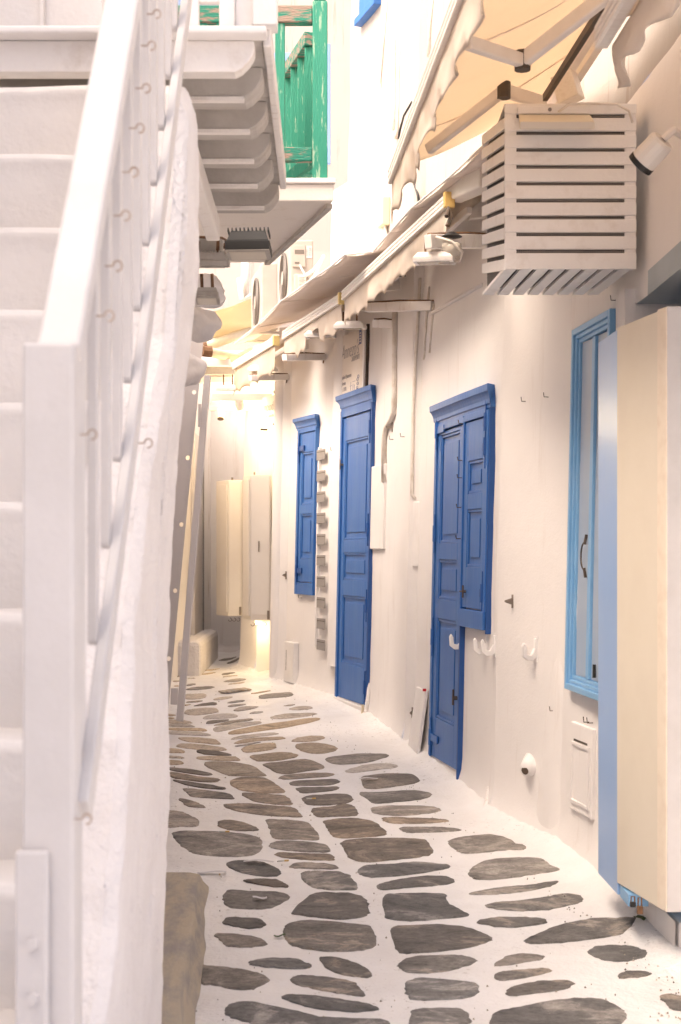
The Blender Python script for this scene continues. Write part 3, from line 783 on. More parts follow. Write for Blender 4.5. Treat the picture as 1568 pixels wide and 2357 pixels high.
# ------------------------------------------------------------------ stair, flank and railing on the left
stair = thing('staircase', 'steep whitewashed outside staircase with rough flank wall on the left', 'staircase', (-.8, 2.2, 0))
NZ0, NY0, DR, DT = 1.154, 2.6, .223, .160
for k in range(-5, 8):
    Zk = NZ0 + DR * k; Yk = NY0 + DT * k
    mb = MB()
    def fn(a, b, Zk=Zk, Yk=Yk):
        # profile: riser foot, riser, rounded nosing, tread
        prof = [(.012, -DR - .01), (.006, -DR * .6), (.0, -.05), (-.008, -.018), (.0, -.003), (.014, 0), (.09, .002), (DT + .03, .0)]
        t = b * (len(prof) - 1); i = min(int(t), len(prof) - 2); fr0 = t - i
        y0 = prof[i][0] + (prof[i + 1][0] - prof[i][0]) * fr0; z0 = prof[i][1] + (prof[i + 1][1] - prof[i][1]) * fr0
        X = -1.75 + a * 1.31
        if a > .96: X += .012 * nz((k, b, 0), 3)
        q = Vector((X, Yk + y0, Zk + z0))
        return q + Vector((0, .008 * nz(q, 4), .009 * nz(q, 3.3, 2)))
    mb.grid(fn, 48, 21)
    mb.build('step', M['step'], stair, smooth=True)
# flank: rough plaster face on the street side, stepped upper edge
fl = MB()
ys = [1.55 + i * .025 for i in range(79)]        # 1.55 .. 3.5
def flank_top(Y):
    k = math.floor((Y - NY0 + .02) / DT)
    z = NZ0 + DR * min(.18 * k + .82 * ((Y - NY0) / DT - .35), 7) + .075
    return min(2.64, z if Y < 3.22 else 2.52 + .10 * math.sin((Y - 3.2) * 5))
FT = [(0, -.45), (.34, -.437), (.64, -.427), (.91, -.421), (1.38, -.419), (1.6, -.405), (1.77, -.389), (1.98, -.376), (2.2, -.348), (3, -.346)]
def flank_x(Y, z):
    far = lerp_tab(FT, z); near = -.375
    t = min(1, max(0, (Y - 2.3) / .9)); t = t * t * (3 - 2 * t)
    q = Vector((0, Y, z))
    return near + (far - near) * t + .007 * nz(q, 2.2) + .005 * nz(q, 8, 1) + .003 * nz(q, 24, 5)
nv = 110
for yi, (ya, yb_) in enumerate(zip(ys, ys[1:])):
    pass
fl.grid(lambda a, b: (lambda Y: (lambda z: Vector((flank_x(Y, z) - .05 * max(0, b - .975) / .025 * .5, Y, z)))(-.05 + (flank_top(Y) + .05) * b))(1.55 + a * 1.93), 120, 130)
# far end: the plaster rounds away
def endf(a, b):
    z = -.05 + (flank_top(3.48) + .05) * b
    th = a * math.pi / 2
    x0 = flank_x(3.48, z) - (.05 * max(0, b - .975) / .025 * .5)
    return Vector((x0 - .09 * (1 - math.cos(th)) - a * .05, 3.48 + .07 * math.sin(th), z))
fl.grid(endf, 10, 130)
# stepped top: ledge between flank face and the step ends
fl.grid(lambda a, b: (lambda Y: Vector((flank_x(Y, flank_top(Y)) - .025 - .11 * b, Y, flank_top(Y) + .004 * nz((b, Y, 1), 20))))(1.55 + a * 1.93), 240, 4)
fl.build('flank_wall', M['wall_rough'], stair, smooth=True)
# newel, handrail, balusters
rail = thing('stair_railing', 'white painted stair railing with flat hanging balusters', 'railing', (-.40, 2.0, .1))
MB().box(-.4415, -.3695, 1.97, 2.04, .05, 1.787).build('newel_post', M['rail'], rail, bevel=.005)
np_ = MB().box(-.4475, -.402, 1.953, 1.9685, .2, 1.085).build('foot_plate', M['rail'], rail, bevel=.004)
for z_ in (.96, .885):
    MB().tube([Vector((-.421, 1.9535, z_)), Vector((-.421, 1.944, z_))], .008, 10).build('bolt', M['rail'], rail, smooth=False)
def hz(Y): return 1.775 + 1.262 * (Y - 2.0)
MB().beam((-.395, 2.0, hz(2.0)), (-.385, 3.75, hz(3.75)), .062, .034).build('handrail', M['rail'], rail, bevel=.006)
def lz(Y): return 1.105 + 1.25 * (Y - 2.0)
MB().beam((-.364, 2.02, lz(2.02)), (-.362, 3.75, lz(3.75)), .018, .05).build('lower_rail', M['rail'], rail, bevel=.003)
for i in range(14):
    Y = 2.064 + .118 * i
    zt = hz(Y) - .01; zb_ = lz(Y) + .025
    pts = []
    w2 = .014
    for t in range(7):
        th = math.pi + t * math.pi / 6
        c_ = 1
        pts.append(Vector((-.372, Y + w2 * math.cos(th), zb_ + .006 + .010 * math.sin(th))))
    pts += [Vector((-.372, Y + w2, zt + .03)), Vector((-.372, Y - w2, zt - .03))]
    MB().prism(pts, (-.014, 0, 0)).build('baluster', M['rail'], rail, bevel=.0015)
def eye_screw(p, horiz, parent, s=1.0):
    mb = MB()
    ring = [p + Vector((horiz * (.012 + .007 * (1 - math.cos(t))) * s, 0, .008 * math.sin(t) * s)) for t in [i * 2 * math.pi / 10 for i in range(9)]]
    mb.tube([p, p + Vector((horiz * .012 * s, 0, 0))], .0016 * s, 6)
    mb.tube(ring, .0017 * s, 6)
    return mb.build('screw_hook', M['hookrust'], parent)
for (x, y) in ((338, 32), (325, 105), (312, 203), (297, 295), (282, 396), (262, 496), (242, 612), (222, 727)):
    Y = .360 * FD / (CX - x)
    eye_screw(Vector((-.360, Y, EYE + (HY - y) / FD * Y)), 1, rail)
for (x, y) in ((185, 1000), (172, 1885)):
    Y = .3695 * FD / (CX - x)
    eye_screw(Vector((-.3695, Y, EYE + (HY - y) / FD * Y)), 1, rail, .9)
Y = .352 * FD / (CX - 322); eye_screw(Vector((-.356, Y, EYE + (HY - 1020) / FD * Y)), 1, rail, 1)

# stone kerb slab beside the stair
ks = MB()
def kfn(a, b):
    Y = 3.4 + a * 2.83
    prof = [(-1.0, .0), (-.06, .0), (-.02, -.006), (0, -.03), (.035, -.6), (.055, -1.1)]
    i = min(int(b * 5), 4); t = b * 5 - i
    X = prof[i][0] + (prof[i + 1][0] - prof[i][0]) * t; dz = prof[i][1] + (prof[i + 1][1] - prof[i][1]) * t
    h = .165 - .036 * (Y - 4.05)
    ex = -.505 - .070 * (Y - 4.05) + .006 * math.sin(Y * 4) + .008 * nz((Y, 0, 0), 4)
    g = zg(Y)
    q = Vector((ex + X * (.6 if X < 0 else 1.6), Y, (h + dz * .02) if dz > -.5 else g + (h - g) * (1 + dz / 1.0) if dz > -1 else g - .02))
    return q
ks.grid(kfn, 90, 20)
e_ = [kfn(1, j / 20) for j in range(21)]
ks.add(e_ + [Vector((p.x, p.y + .01, -.05)) for p in e_], [(j, j + 1, 22 + j, 21 + j) for j in range(20)])
ks_o = ks.build('stone_kerb', M['benchstone'], smooth=True)
tag(ks_o, 'worn brown stone kerb slab at the foot of the stair flank', 'kerb')

# ------------------------------------------------------------------ house behind the stair, timber balcony over it
lh = thing('white_house', 'whitewashed house on the left behind the staircase and timber balcony', 'house', (-1.2, 5, 0))
LW = [(3.52, -.66), (5.0, -.74), (7.6, -.99), (9.8, -1.29)]
def lwx(Y): return lerp_tab([(a_, b_) for a_, b_ in LW], Y)
lw = MB()
lw.grid(lambda a, b: (lambda Y, z: Vector((lwx(Y) + .03 * (z - .6) + .012 * nz((0, Y, z), 2.0), Y, z)))(3.52 + a * 6.28, -.1 + b * 3.2), 90, 44)
lw.grid(lambda a, b: (lambda z: Vector((-1.29 + .03 * (z - .6) + .012 * nz((0, 9.8, z), 2) - 1.4 * a, 9.8 + .02 * math.sin(a * 3), z)))(-.1 + b * 3.2), 12, 44)
lw.build('street_wall', M['wall'], lh, smooth=True)
lh2 = MB()
lh2.box(-3.4, -1.75, -5, 4.95, -.1, 5.6)
lh2.build('stair_wall', M['wall'], lh)  # unseen; carried on past the viewer and raised to shape the light
lh2 = MB()
lh2.box(-3.4, -1.45, 5.06, 9.75, 3.11, 5.0)
lh2.build('upper_wall', M['wall'], lh)  # unseen upper storey, its height set for the light it holds back
# door of the landing and panelling above the beam
pn = MB().box(-1.74, -.62, 4.75, 4.8, 2.88, 4.8); pn.build('door', M['white'], lh, bevel=.003)
pd = MB().box(-1.0, -.985, 4.72, 4.749, 2.9, 4.7); pd.box(-1.6, -.5, 4.72, 4.749, 2.93, 2.96); pd.build('door_frame', M['white'], lh, bevel=.003)

tb = thing('timber_balcony', 'white timber balcony on rounded joists above the staircase', 'balcony', (-.7, 3.6, 2.7))
YB = [3.82, 4.03, 4.34, 4.67, 4.99, 5.31]
ends = [585, 604, 614, 621, 627, 640]
for i, Y in enumerate(YB):
    xe = (ends[i] - CX) / FD * Y
    z0, z1 = 2.783, 2.868
    pts = [Vector((-1.72, Y, z1)), Vector((xe, Y, z1)), Vector((xe, Y, z1 - .028))]
    for t_, q_ in ((.004, .040), (.016, .058), (.034, .076)):
        pts.append(Vector((xe - t_, Y, z1 - q_)))
    pts += [Vector((xe - .052, Y, z0)), Vector((-1.72, Y, z0))]
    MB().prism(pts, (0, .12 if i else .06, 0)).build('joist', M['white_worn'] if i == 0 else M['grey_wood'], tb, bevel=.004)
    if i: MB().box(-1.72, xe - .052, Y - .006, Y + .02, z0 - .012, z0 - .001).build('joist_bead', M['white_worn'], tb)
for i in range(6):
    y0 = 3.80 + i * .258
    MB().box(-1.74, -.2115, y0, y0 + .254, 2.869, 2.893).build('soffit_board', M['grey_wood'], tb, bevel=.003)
MB().beam((-.198, 3.84, 2.893), (-.216, 5.36, 2.893), .022, .07).build('fascia', M['white_worn'], tb, bevel=.004)
MB().box(-1.74, -.196, 3.765, 3.83, 2.8685, 2.889).build('nosing_board', M['white'], tb, bevel=.006)
def bd(x0, x1, y1, y0, Y0, Y1, nm):
    MB().box(P(x0, 0, 3.82).x, P(x1, 0, 3.82).x, Y0, Y1, P(0, y1, 3.82).z, P(0, y0, 3.82).z).build(nm, M['white'], tb, bevel=.003)
bd(582, 638, 62, -260, 3.80, 3.87, 'corner_post')
bd(541, 581.6, 62, -260, 3.83, 3.85, 'railing_board'); bd(505, 540.6, 62, -260, 3.815, 3.84, 'railing_board')
bd(428, 458, 62, -260, 3.815, 3.84, 'railing_board'); bd(458.4, 504.6, 6, -260, 3.815, 3.84, 'railing_board')
br = MB().beam((-.49, 4.3, 2.80), (-.465, 5.2, 2.665), .05, .08); br.build('brace', M['white_worn'], tb, bevel=.006)

# ------------------------------------------------------------------ slab balcony with green railing
gb = thing('slab_balcony', 'whitewashed concrete balcony slab with peeling green wooden railing', 'balcony', (-.5, 7.4, 3.2))
ND = 7.0
nr = P(768, 463, ND); frr = P(622, 600, 8.45)
zb0 = nr.z
sl = MB().hexa([(-1.6, ND, zb0), (nr.x, ND, zb0), (frr.x, 8.5, zb0), (-1.6, 8.5, zb0),
                (-1.6, ND, zb0 + .085), (nr.x + .004, ND, zb0 + .085), (frr.x + .004, 8.5, zb0 + .085), (-1.6, 8.5, zb0 + .085)])
sl.build('slab', M['wall_stained'], gb, bevel=.006)
MB().hexa([(-1.6, ND - .015, zb0 + .0855), (nr.x + .012, ND - .015, zb0 + .0855), (frr.x + .012, 8.5, zb0 + .0855), (-1.6, 8.5, zb0 + .0855),
           (-1.6, ND - .015, zb0 + .112), (nr.x + .012, ND - .015, zb0 + .112), (frr.x + .012, 8.5, zb0 + .112), (-1.6, 8.5, zb0 + .112)]).build('coping', M['white_worn'], gb, bevel=.005)
MB().beam((nr.x - .02, ND + .05, zb0 - .012), (frr.x - .02, 8.46, zb0 - .012), .03, .022).build('drip_edge', M['grey_wood'], gb)
zt0 = zb0 + .112
pc = P(737, 412, ND + .04); px = pc.x
ztop = P(737, 8, ND + .04).z
MB().box(px - .037, px + .037, ND + .005, ND + .078, zt0, ztop).build('corner_post', M['green'], gb, bevel=.004)
MB().box(px - .03, px + .03, ND + .012, ND + .071, ztop, ztop + .03).build('post_cap', M['green'], gb, bevel=.02)
zr = P(0, 36, ND + .04).z
MB().box(-1.5, px - .038, ND + .01, ND + .072, zr - .042, zr + .042).build('top_rail', M['green_wood'], gb, bevel=.005)
zr2 = P(0, 357, ND + .04).z
MB().box(-1.5, px - .038, ND + .015, ND + .065, zr2 - .034, zr2 + .034).build('bottom_rail', M['green_wood'], gb, bevel=.005)
for x in (645, 600, 555, 510, 467, 425):
    q = P(x, 100, ND + .04).x
    MB().box(q - .024, q + .024, ND + .02, ND + .06, zt0 if x == 645 else zr2 + .035, zr - .043).build('baluster', M['green'], gb, bevel=.003)
# side railing receding above the street
s0 = Vector((px - .055, ND + .30, 0)); s1 = Vector((frr.x - .03, 8.42, 0))
MB().beam(s0 + Vector((0, 0, zr - .02)), s1 + Vector((0, 0, zr - .02)), .06, .07).build('side_top_rail', M['green_wood'], gb, bevel=.004)
MB().beam(s0 + Vector((0, 0, zr2)), s1 + Vector((0, 0, zr2)), .045, .055).build('side_bottom_rail', M['green'], gb, bevel=.004)
for i in range(7):
    q = s0.lerp(s1, (i + .2) / 7)
    MB().box(q.x - .02, q.x + .02, q.y - .02, q.y + .02, zr2 + .028, zr - .056).build('baluster', M['green'], gb, bevel=.003)
MB().beam(Vector((px - .22, ND + .3, zt0 + .03)), Vector((px - .045, ND + .1, zr2 - .01)), .03, .06).build('brace', M['green'], gb)

# blue railing on a terrace farther back
bf = thing('blue_railing', 'pale blue painted railing post and rails behind the green balcony', 'railing', P(757, 380, 11.6))
q0 = P(757, 378, 11.6); q1 = P(757, 102, 11.6)
MB().box(q0.x - .012, q0.x + .014, 11.58, 11.62, q0.z, q1.z).build('post', M['bluefar'], bf, bevel=.004)
for ya, yb_ in ((122, 138), (166, 182)):
    za = P(0, yb_, 11.6).z; zb_ = P(0, ya, 11.6).z
    MB().box(-.9, q0.x - .013, 11.59, 11.615, za, zb_).build('rail', M['bluefar'], bf)
for x in (703, 660, 620):
    q = P(x, 200, 11.6)
    MB().box(q.x - .01, q.x + .01, 11.592, 11.612, P(0, 378, 11.6).z, P(0, 139, 11.6).z).build('baluster', M['bluefar'], bf)

# ------------------------------------------------------------------ floodlights
def tri_flood(name, label, c, sx, sy, sz, tilt, roll, m, face, group=None, arm=None, fins=0, frame=None):
    """flat floodlight: tray body with sloped back, glass face below, yoke"""
    t = thing(name, label, 'floodlight', c, group)
    Rm = Matrix.Rotation(roll, 4, 'Z') @ Matrix.Rotation(tilt, 4, 'X')
    def T(x, y, z): return Vector(c) + Rm @ Vector((x, y, z))
    bx = lambda mb, x0, x1, y0, y1, z0, z1, k=1: mb.hexa([T(x0, y0, z0), T(x1, y0, z0), T(x1, y1, z0), T(x0, y1, z0), T(x0 * k, y0 * k, z1), T(x1 * k, y0 * k, z1), T(x1 * k, y1 * k, z1), T(x0 * k, y1 * k, z1)])
    mb = MB(); bx(mb, -sx, sx, -sy, sy, 0, sz * .45); bx(mb, -sx * .95, sx * .95, -sy * .95, sy * .95, sz * .4501, sz, .8)
    mb.build('body', m, t, bevel=.003)
    mb = MB(); bx(mb, -sx, sx, -sy, sy, -.006, -.0005); mb.build('bezel', frame or m, t, bevel=.002)
    mb = MB(); bx(mb, -sx * .8, sx * .8, -sy * .75, sy * .75, -.008, -.0062); mb.build('lens', face, t)
    for i in range(fins):
        x = -sx * .9 + 1.8 * sx * i / max(1, fins - 1)
        mb = MB(); bx(mb, x - .002, x + .002, -sy * .8, sy * .8, sz * .95, sz * 1.14); mb.build('cooling_fin', m, t)
    if arm:
        mb = MB()
        for s_ in (-1, 1):
            MB().beam(T(s_ * sx * .45, 0, sz * .4), Vector(arm) + Vector((s_ * sx * .45, 0, 0)), .012, .006).build('yoke_strap', M['rust'], t)
    return t
c = P(572, 585, 5.6); tri_flood('floodlight', 'black finned floodlight jutting out below the slab balcony', c, .088, .045, .085, R(-14), R(-4), M['black'], M['glass'], arm=None, fins=11, frame=M['floodgrey'])
mb = MB().tube([P(440, 545, 5.62), P(512, 548, 5.62), P(520, 552, 5.62), P(521, 600, 5.62)], .006, 6).tube([P(440, 550, 5.7), P(450, 552, 5.7)], .01, 6)
tag(mb.tube([P(515, 566, 5.62), P(560, 570, 5.62)], .012, 6).build('lamp_bracket', M['rust'], None), 'rusty bent rod bracket carrying the black floodlight', 'bracket')
c = P(478, 612, 5.4); tri_flood('floodlight', 'grey ribbed floodlight half hidden behind the stair flank', c, .082, .05, .05, R(12), R(0), M['floodgrey'], M['glass'], arm=P(480, 555, 5.42), fins=12)
c = P(478, 690, 5.5); tri_flood('floodlight', 'small dusty brown floodlight pointing down beside the flank wall', c, .045, .04, .04, R(-12), R(0), M['floodgrey'], M['glass'], arm=P(476, 630, 5.5), fins=0)
mb = MB().box(P(440, 555, 5.5).x, P(512, 555, 5.5).x, 5.48, 5.54, P(0, 585, 5.5).z, P(0, 552, 5.5).z); mb.box(P(440, 0, 5.5).x, P(508, 0, 5.5).x, 5.475, 5.479, P(0, 589, 5.5).z, P(0, 583, 5.5).z)
tag(mb.build('ballast_box', M['floodgrey'], None, bevel=.004), 'grey ballast box above the ribbed floodlight', 'electrical box')

# whitewashed stones jutting from the left wall
def rock(p, s, seed, lab):
    mb = MB()
    mb.grid(lambda a, b: (lambda th, ph: (lambda v: Vector(p) + Vector((v.x * s[0], v.y * s[1], v.z * s[2])) * (1 + .35 * nz(v, 1.6, seed) + .12 * nz(v, 5, seed)))(
        Vector((math.cos(th) * math.sin(ph), math.sin(th) * math.sin(ph), math.cos(ph)))))(a * 2 * math.pi, b * math.pi), 22, 14)
    tag(mb.build('wall_stone', M['rock'], None, smooth=True), lab, 'stone', 'whitewashed stones jutting from the left wall')
rock(P(462, 668, 7.6), (.14, .06, .085), 3, 'highest whitewashed stone jutting from the left wall below the floodlights')
rock(P(446, 745, 8.2), (.14, .07, .10), 9, 'middle and largest whitewashed stone jutting from the left wall')
rock(P(430, 850, 9.0), (.12, .06, .10), 14, 'lowest whitewashed stone jutting from the left wall above the steel frame')

# ------------------------------------------------------------------ leaning grey steel frame
sfm = thing('steel_frame', 'grey perforated steel channel frame leaning against the left wall', 'frame', P(405, 1650, 10.0))
YS = 10.0
MB().beam(P(478, 866, YS + .35), P(414, 1660, YS), .045, .075, (0, 1, 0)).build('rail', M['steel'], sfm, bevel=.003)
# perforated plate with round holes
def plate(p0, p1, wdt, holes, r, name):
    d = (p1 - p0); L = d.length; d.normalize(); sx = Vector((1, 0, 0)); sx = (sx - d * sx.dot(d)).normalized()
    outer = [Vector((0, -wdt / 2, 0)), Vector((L, -wdt / 2, 0)), Vector((L, wdt / 2, 0)), Vector((0, wdt / 2, 0))]
    loops = [outer]
    for h in holes: loops.append([Vector((h + r * math.cos(-t * math.pi / 8), wdt * .27 + r * math.sin(-t * math.pi / 8) * .9, 0)) for t in range(16)])
    tris = tessellate_polygon(loops)
    allp = [q for l_ in loops for q in l_]
    mb = MB().add([p0 + d * q.x + sx * q.y for q in allp], tris)
    return mb.build(name, M['steel'], sfm, solid=.006)
pp0 = P(455, 700, YS + .5); pp1 = P(365, 1640, YS + .12)
hl = [(1640 - 800)]
def hy_(y): return (pp1 - pp0).length * (y - 700) / 940
plate(pp0, pp1, .135, [hy_(v) for v in (908, 1061, 1215, 1366, 1519)], .017, 'perforated_plate')
MB().beam(P(402, 1584, YS - .03), P(401, 1622, YS - .04), .05, .02, (0, 1, 0)).build('foot_bracket', M['steel'], sfm, bevel=.003)
MB().beam(P(460, 930, YS + .26), P(459, 983, YS + .25), .02, .02, (0, 1, 0)).build('clip', M['steel'], sfm, bevel=.003)

# ------------------------------------------------------------------ far end of the alley
fh = thing('white_house', 'white house closing the far end of the alley behind the hanging cabinets', 'house', (-1.5, 15.7, .3))
fe = MB()
fe.grid(lambda a, b: Vector((-3.4 + a * 2.6, 15.72 + .012 * nz((a * 3, 0, b * 5), 3), .2 + b * 3.5)), 40, 50)
fe.grid(lambda a, b: Vector((-1.50 + .068 * a, 12.0 + a * 3.72, .2 + b * 3.0)) + Vector((.012 * nz((0, a * 4, b * 4), 3), 0, 0)), 40, 40)
fe.grid(lambda a, b: Vector((-1.50 - a * 1.5, 12.0, .2 + b * 3.0)), 10, 20)
fe.build('alley_wall', M['wall'], fh, smooth=True)
MB().box(-4.5, -1.62, 10.0, 15.5, .1, 3.7).build('unseen_side_block', M['wall'], fh)  # unseen block, added to shade the far wall from the left
MB().box(-5, 5, -5.4, -5, -.1, 2.4).build('street_wall', M['wall'], thing('white_house', 'unseen white house wall added behind the viewer to cut frontal light', 'house', (0, -5, 0)))  # unseen wall, added to cut skylight from behind the camera
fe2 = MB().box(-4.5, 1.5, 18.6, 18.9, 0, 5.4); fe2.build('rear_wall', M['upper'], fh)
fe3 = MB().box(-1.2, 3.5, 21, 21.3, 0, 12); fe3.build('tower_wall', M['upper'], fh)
cv = MB()
cv.grid(lambda a, b: Vector((-3.2 + a * 2.16, 15.70 - .22 * (1 - b) ** 2, .375 + .09 * b * b + .02 * nz((a * 8, b, 0), 1.5))), 40, 6)
cv.build('plinth', M['wall_rough'], fh, smooth=True)
pipe = MB().tube([P(477, 940, 15.5), P(478, 1200, 15.5), P(476, 1495, 15.5)], .018, 8)
tag(pipe.build('drain_pipe', M['cable_w'], None, smooth=True), 'thin white painted drain pipe on the back wall of the alley', 'pipe')
wsh = thing('grey_shutter', 'grey window shutter seen edge on at the far left of the alley', 'shutter', (-1.46, 14.3, .6))
MB().box(-1.462, -1.425, 13.9, 14.75, P(0, 1462, 14.4).z, P(0, 1005, 14.4).z).build('leaf', M['steel'], wsh, bevel=.004)
MB().box(-1.46, -1.405, 13.85, 14.8, P(0, 1480, 14.4).z, P(0, 1466, 14.4).z).build('sill', M['steel'], wsh, bevel=.003)
MB().box(-1.44, -1.412, 14.70, 14.74, P(0, 1462, 14.4).z, P(0, 1005, 14.4).z).build('edge_strip', M['slat_grey'], wsh)
bn = MB().box(-1.70, -1.28, 13.0, 14.9, .25, P(0, 1466, 13.6).z)
tag(bn.build('masonry_bench', M['wall_rough'], None, bevel=.05), 'low whitewashed masonry bench under the grey shutter at the far left', 'bench')

# hanging white cabinets
def cabinet(lab, Y, xs0, xs1, xf, y0, y1, ym, pull, dpx):
    q = P(xs1, y1, Y)
    t = thing('wall_cabinet', lab, 'cabinet', q, 'white hanging display cabinets')
    X1 = P(xs1, 0, Y).x; X2 = P(xf, 0, Y).x; z0 = P(0, y1, Y).z; z1 = P(0, y0, Y).z
    Yf = Y + dpx; X0 = (xs0 - CX) / FD * Yf
    o = MB().hexa([(X1, Y, z0), (X2, Y, z0), (X2, Yf, z0), (X0, Yf, z0), (X1, Y, z1), (X2, Y, z1), (X2, Yf, z1), (X0, Yf, z1)]).build('case', M['cabwhite'], t, bevel=.004)
    MB().box(X1 + .012, X2 - .012, Y - .012, Y - .0015, z0 + .05, z1 - .02).build('front_board', M['cabwhite'], t, bevel=.002)
    n_ = Vector((-(Yf - Y), X0 - X1, 0)).normalized() * .012
    a_ = Vector((X1, Y, 0)) + (Vector((X0, Yf, 0)) - Vector((X1, Y, 0))) * .06; b_ = Vector((X1, Y, 0)) + (Vector((X0, Yf, 0)) - Vector((X1, Y, 0))) * .9
    mb = MB(); quadpris(mb, a_ + n_ * .12, b_ + n_ * .12, z0 + .04, z1 - .04, 1, n_); mb.build('side_door', M['cabwhite'], t, bevel=.002)
    for k in range(3):
        hx = X1 + (X2 - X1) * (.1 + .3 * k)
        ring = [Vector((hx + .016 * math.sin(s), Y + .02, z0 - .02 - .016 + .016 * math.cos(s))) for s in [i * math.pi / 6 for i in range(10)]]
        MB().tube(ring, .003, 5).build('ring_hook', M['hook'], t)
    MB().box(X2 - .03, X2 - .008, Y - .02, Y - .0125, z0 + .01, z0 + .09).build('latch', M['hook'], t)
    if pull:
        hx = X1 + (X2 - X1) * .42; zz = P(0, pull, Y).z
        MB().tube([Vector((hx, Y - .012, zz + .045)), Vector((hx, Y - .03, zz + .04)), Vector((hx, Y - .03, zz - .04)), Vector((hx, Y - .012, zz - .045))], .006, 6).build('pull_handle', M['hook'], t)
    MB().tube([Vector((X1 + .03, Y + .1, z1)), Vector((X1 + .03, Y + .1, z1 + .03))], .01, 6).build('peg', M['hook'], t)
cabinet('farther white hanging cabinet glowing cream in front of the back wall', 13.75, 498, 526, 558, 1105, 1418, 0, 0, .26)
cabinet('nearer white hanging cabinet with a small metal pull handle', 13.0, 560, 577, 623, 1093, 1428, 0, 1258, .26)

# warm spot lamps on white bars above the far bend
def bar(x0, x1, y0, y1, Y, lab, dY=0):
    z0 = P(0, y1, Y).z; z1 = P(0, y0, Y).z
    o = MB().hexa([P(x0, y1, Y), P(x1, y1, Y + dY), P(x1, y1, Y + dY) + Vector((0, .07, 0)), P(x0, y1, Y) + Vector((0, .07, 0)),
                   P(x0, y0, Y), P(x1, y0, Y + dY), P(x1, y0, Y + dY) + Vector((0, .07, 0)), P(x0, y0, Y) + Vector((0, .07, 0))]).build('lamp_bar', M['white'], None, bevel=.004)
    tag(o, lab, 'bar'); return o
bar(488, 626, 905, 922, 13.05, 'nearer white lamp bar spanning the alley at the far bend')
bar(483, 581, 934, 945, 13.7, 'farther white lamp bar carrying the dark eyed spot lamp')
def spotlamp(x, y, Y, lab, lit, power):
    p = P(x, y, Y)
    t = thing('spot_lamp', lab, 'lamp', p, 'spot lamps on the white bars')
    s = 1.0
    prof = [(.0, .075), (.018, .072), (.034, .055), (.044, .02), (.044, -.015), (.036, -.05), (.0, -.052)]
    ax = Vector((.25, .35, -1)).normalized() if lit else Vector((.05, -.5, -1)).normalized()
    path = [p + ax * (-z_) for _, z_ in prof]
    MB().tube(path, [max(r_, .002) for r_, _ in prof], 14).build('shade', M['white'], t, smooth=True)
    MB().tube([p + ax * .0525, p + ax * .056], .031, 14).build('bulb_face', M['lit'] if lit else M['dark'], t)
    MB().tube([p - ax * .07, p + Vector((0, 0, .13))], .012, 8).build('stem', M['white'], t)
    return p, ax
p_, ax_ = spotlamp(553, 932, 13.1, 'lit white spot lamp shining on the far corner wall', True, 0)
spotlamp(508, 953, 13.6, 'white spot lamp with a dark eye pointing down the alley', False, 0)
ul = thing('doorway_glow_standin', 'added stand-in lamp below the nearer hanging cabinet for the doorway glow', 'lamp', (-.76, 13.30, .80))  # added lamp, standing in for the glow of the lit doorway
MB().box(-.80, -.72, 13.27, 13.33, .815, .845).build('standin_housing', M['white'], ul, bevel=.003)
MB().box(-.79, -.73, 13.275, 13.325, .80, .8145).build('standin_diffuser', M['lit'], ul)
for (pp, e_, nm) in ((p_ + ax_ * .10 + Vector((.02, .10, -.02)), 6.5, 'spot_lamp_light'), (Vector((-.80, 13.22, .74)), .9, 'doorway_light')):
    ld = bpy.data.lights.new(nm, 'POINT'); ld.energy = e_; ld.color = (1.0, .78, .46); ld.shadow_soft_size = .08
    lo = bpy.data.objects.new(nm, ld); lo.location = pp; COL.objects.link(lo)

# shop signs
def text(body, f, u, z, d, size, m, parent, shear=0, xs=1.0, name='lettering', align='LEFT'):
    cu = bpy.data.curves.new(name, 'FONT'); cu.body = body; cu.size = size; cu.extrude = .0008; cu.shear = shear; cu.offset = -.0022 * size / .1; cu.align_x = align
    o = bpy.data.objects.new(name, cu); COL.objects.link(o); cu.materials.append(m)
    q = f.p(u, z, d)
    mw = Matrix(((f.u.x * xs, ZV.x, f.n.x, q.x), (f.u.y * xs, ZV.y, f.n.y, q.y), (0, 1, 0, q.z), (0, 0, 0, 1)))
    o.matrix_basis = mw
    me = bpy.data.meshes.new_from_object(o)
    o2 = bpy.data.objects.new(name, me); COL.objects.link(o2); o2.matrix_basis = mw
    bpy.data.objects.remove(o); bpy.data.curves.remove(cu)
    if parent is not None: adopt(o2, parent)
    return o2
f = SEG[11]
sg = thing('shop_sign', 'cream souvenir shop sign with handwritten lettering above the far blue door', 'sign', f.p(0, 2.7, 0))
uL, zt = f.at(785, 776, .03); uR, zt2 = f.at(842, 760, .03); _, zb = f.at(785, 927, .03)
uL = max(uL, -.02)
mb = MB(); f.box(mb, uL, uR - .05, zb, zt, -.01, .03); mb.build('board', M['sign'], sg, bevel=.003)
mb = MB(); f.box(mb, uR - .0495, uR - .018, zb, zt, -.01, .034); mb.build('edge_strip', M['white'], sg)
mb = MB(); f.box(mb, uR - .0175, uR, zb - .01, zt + .01, -.01, .02); mb.build('shadow_gap_batten', M['dark'], sg)
W_ = uR - .05 - uL; Hh = zt - zb
text("Annezo's", f, uL + W_ * .06, zb + Hh * .64, .0305, .165, M['ink'], sg, .25, .75)
text("Souvenirs", f, uL + W_ * .50, zb + Hh * .555, .0305, .088, M['ink'], sg, .25, .62)
text("Enoplon Dynameon\nMykonos\nTel. 22890", f, uL + W_ * .05, zb + Hh * .34, .0305, .048, M['ink'], sg, 0, .72)
mb = MB(); f.box(mb, uL + W_ * .82, uL + W_ * .92, zb + Hh * .76, zb + Hh * .97, .0302, .0312); mb.build('blue_tab', M['inkblue'], sg)
mb = MB()
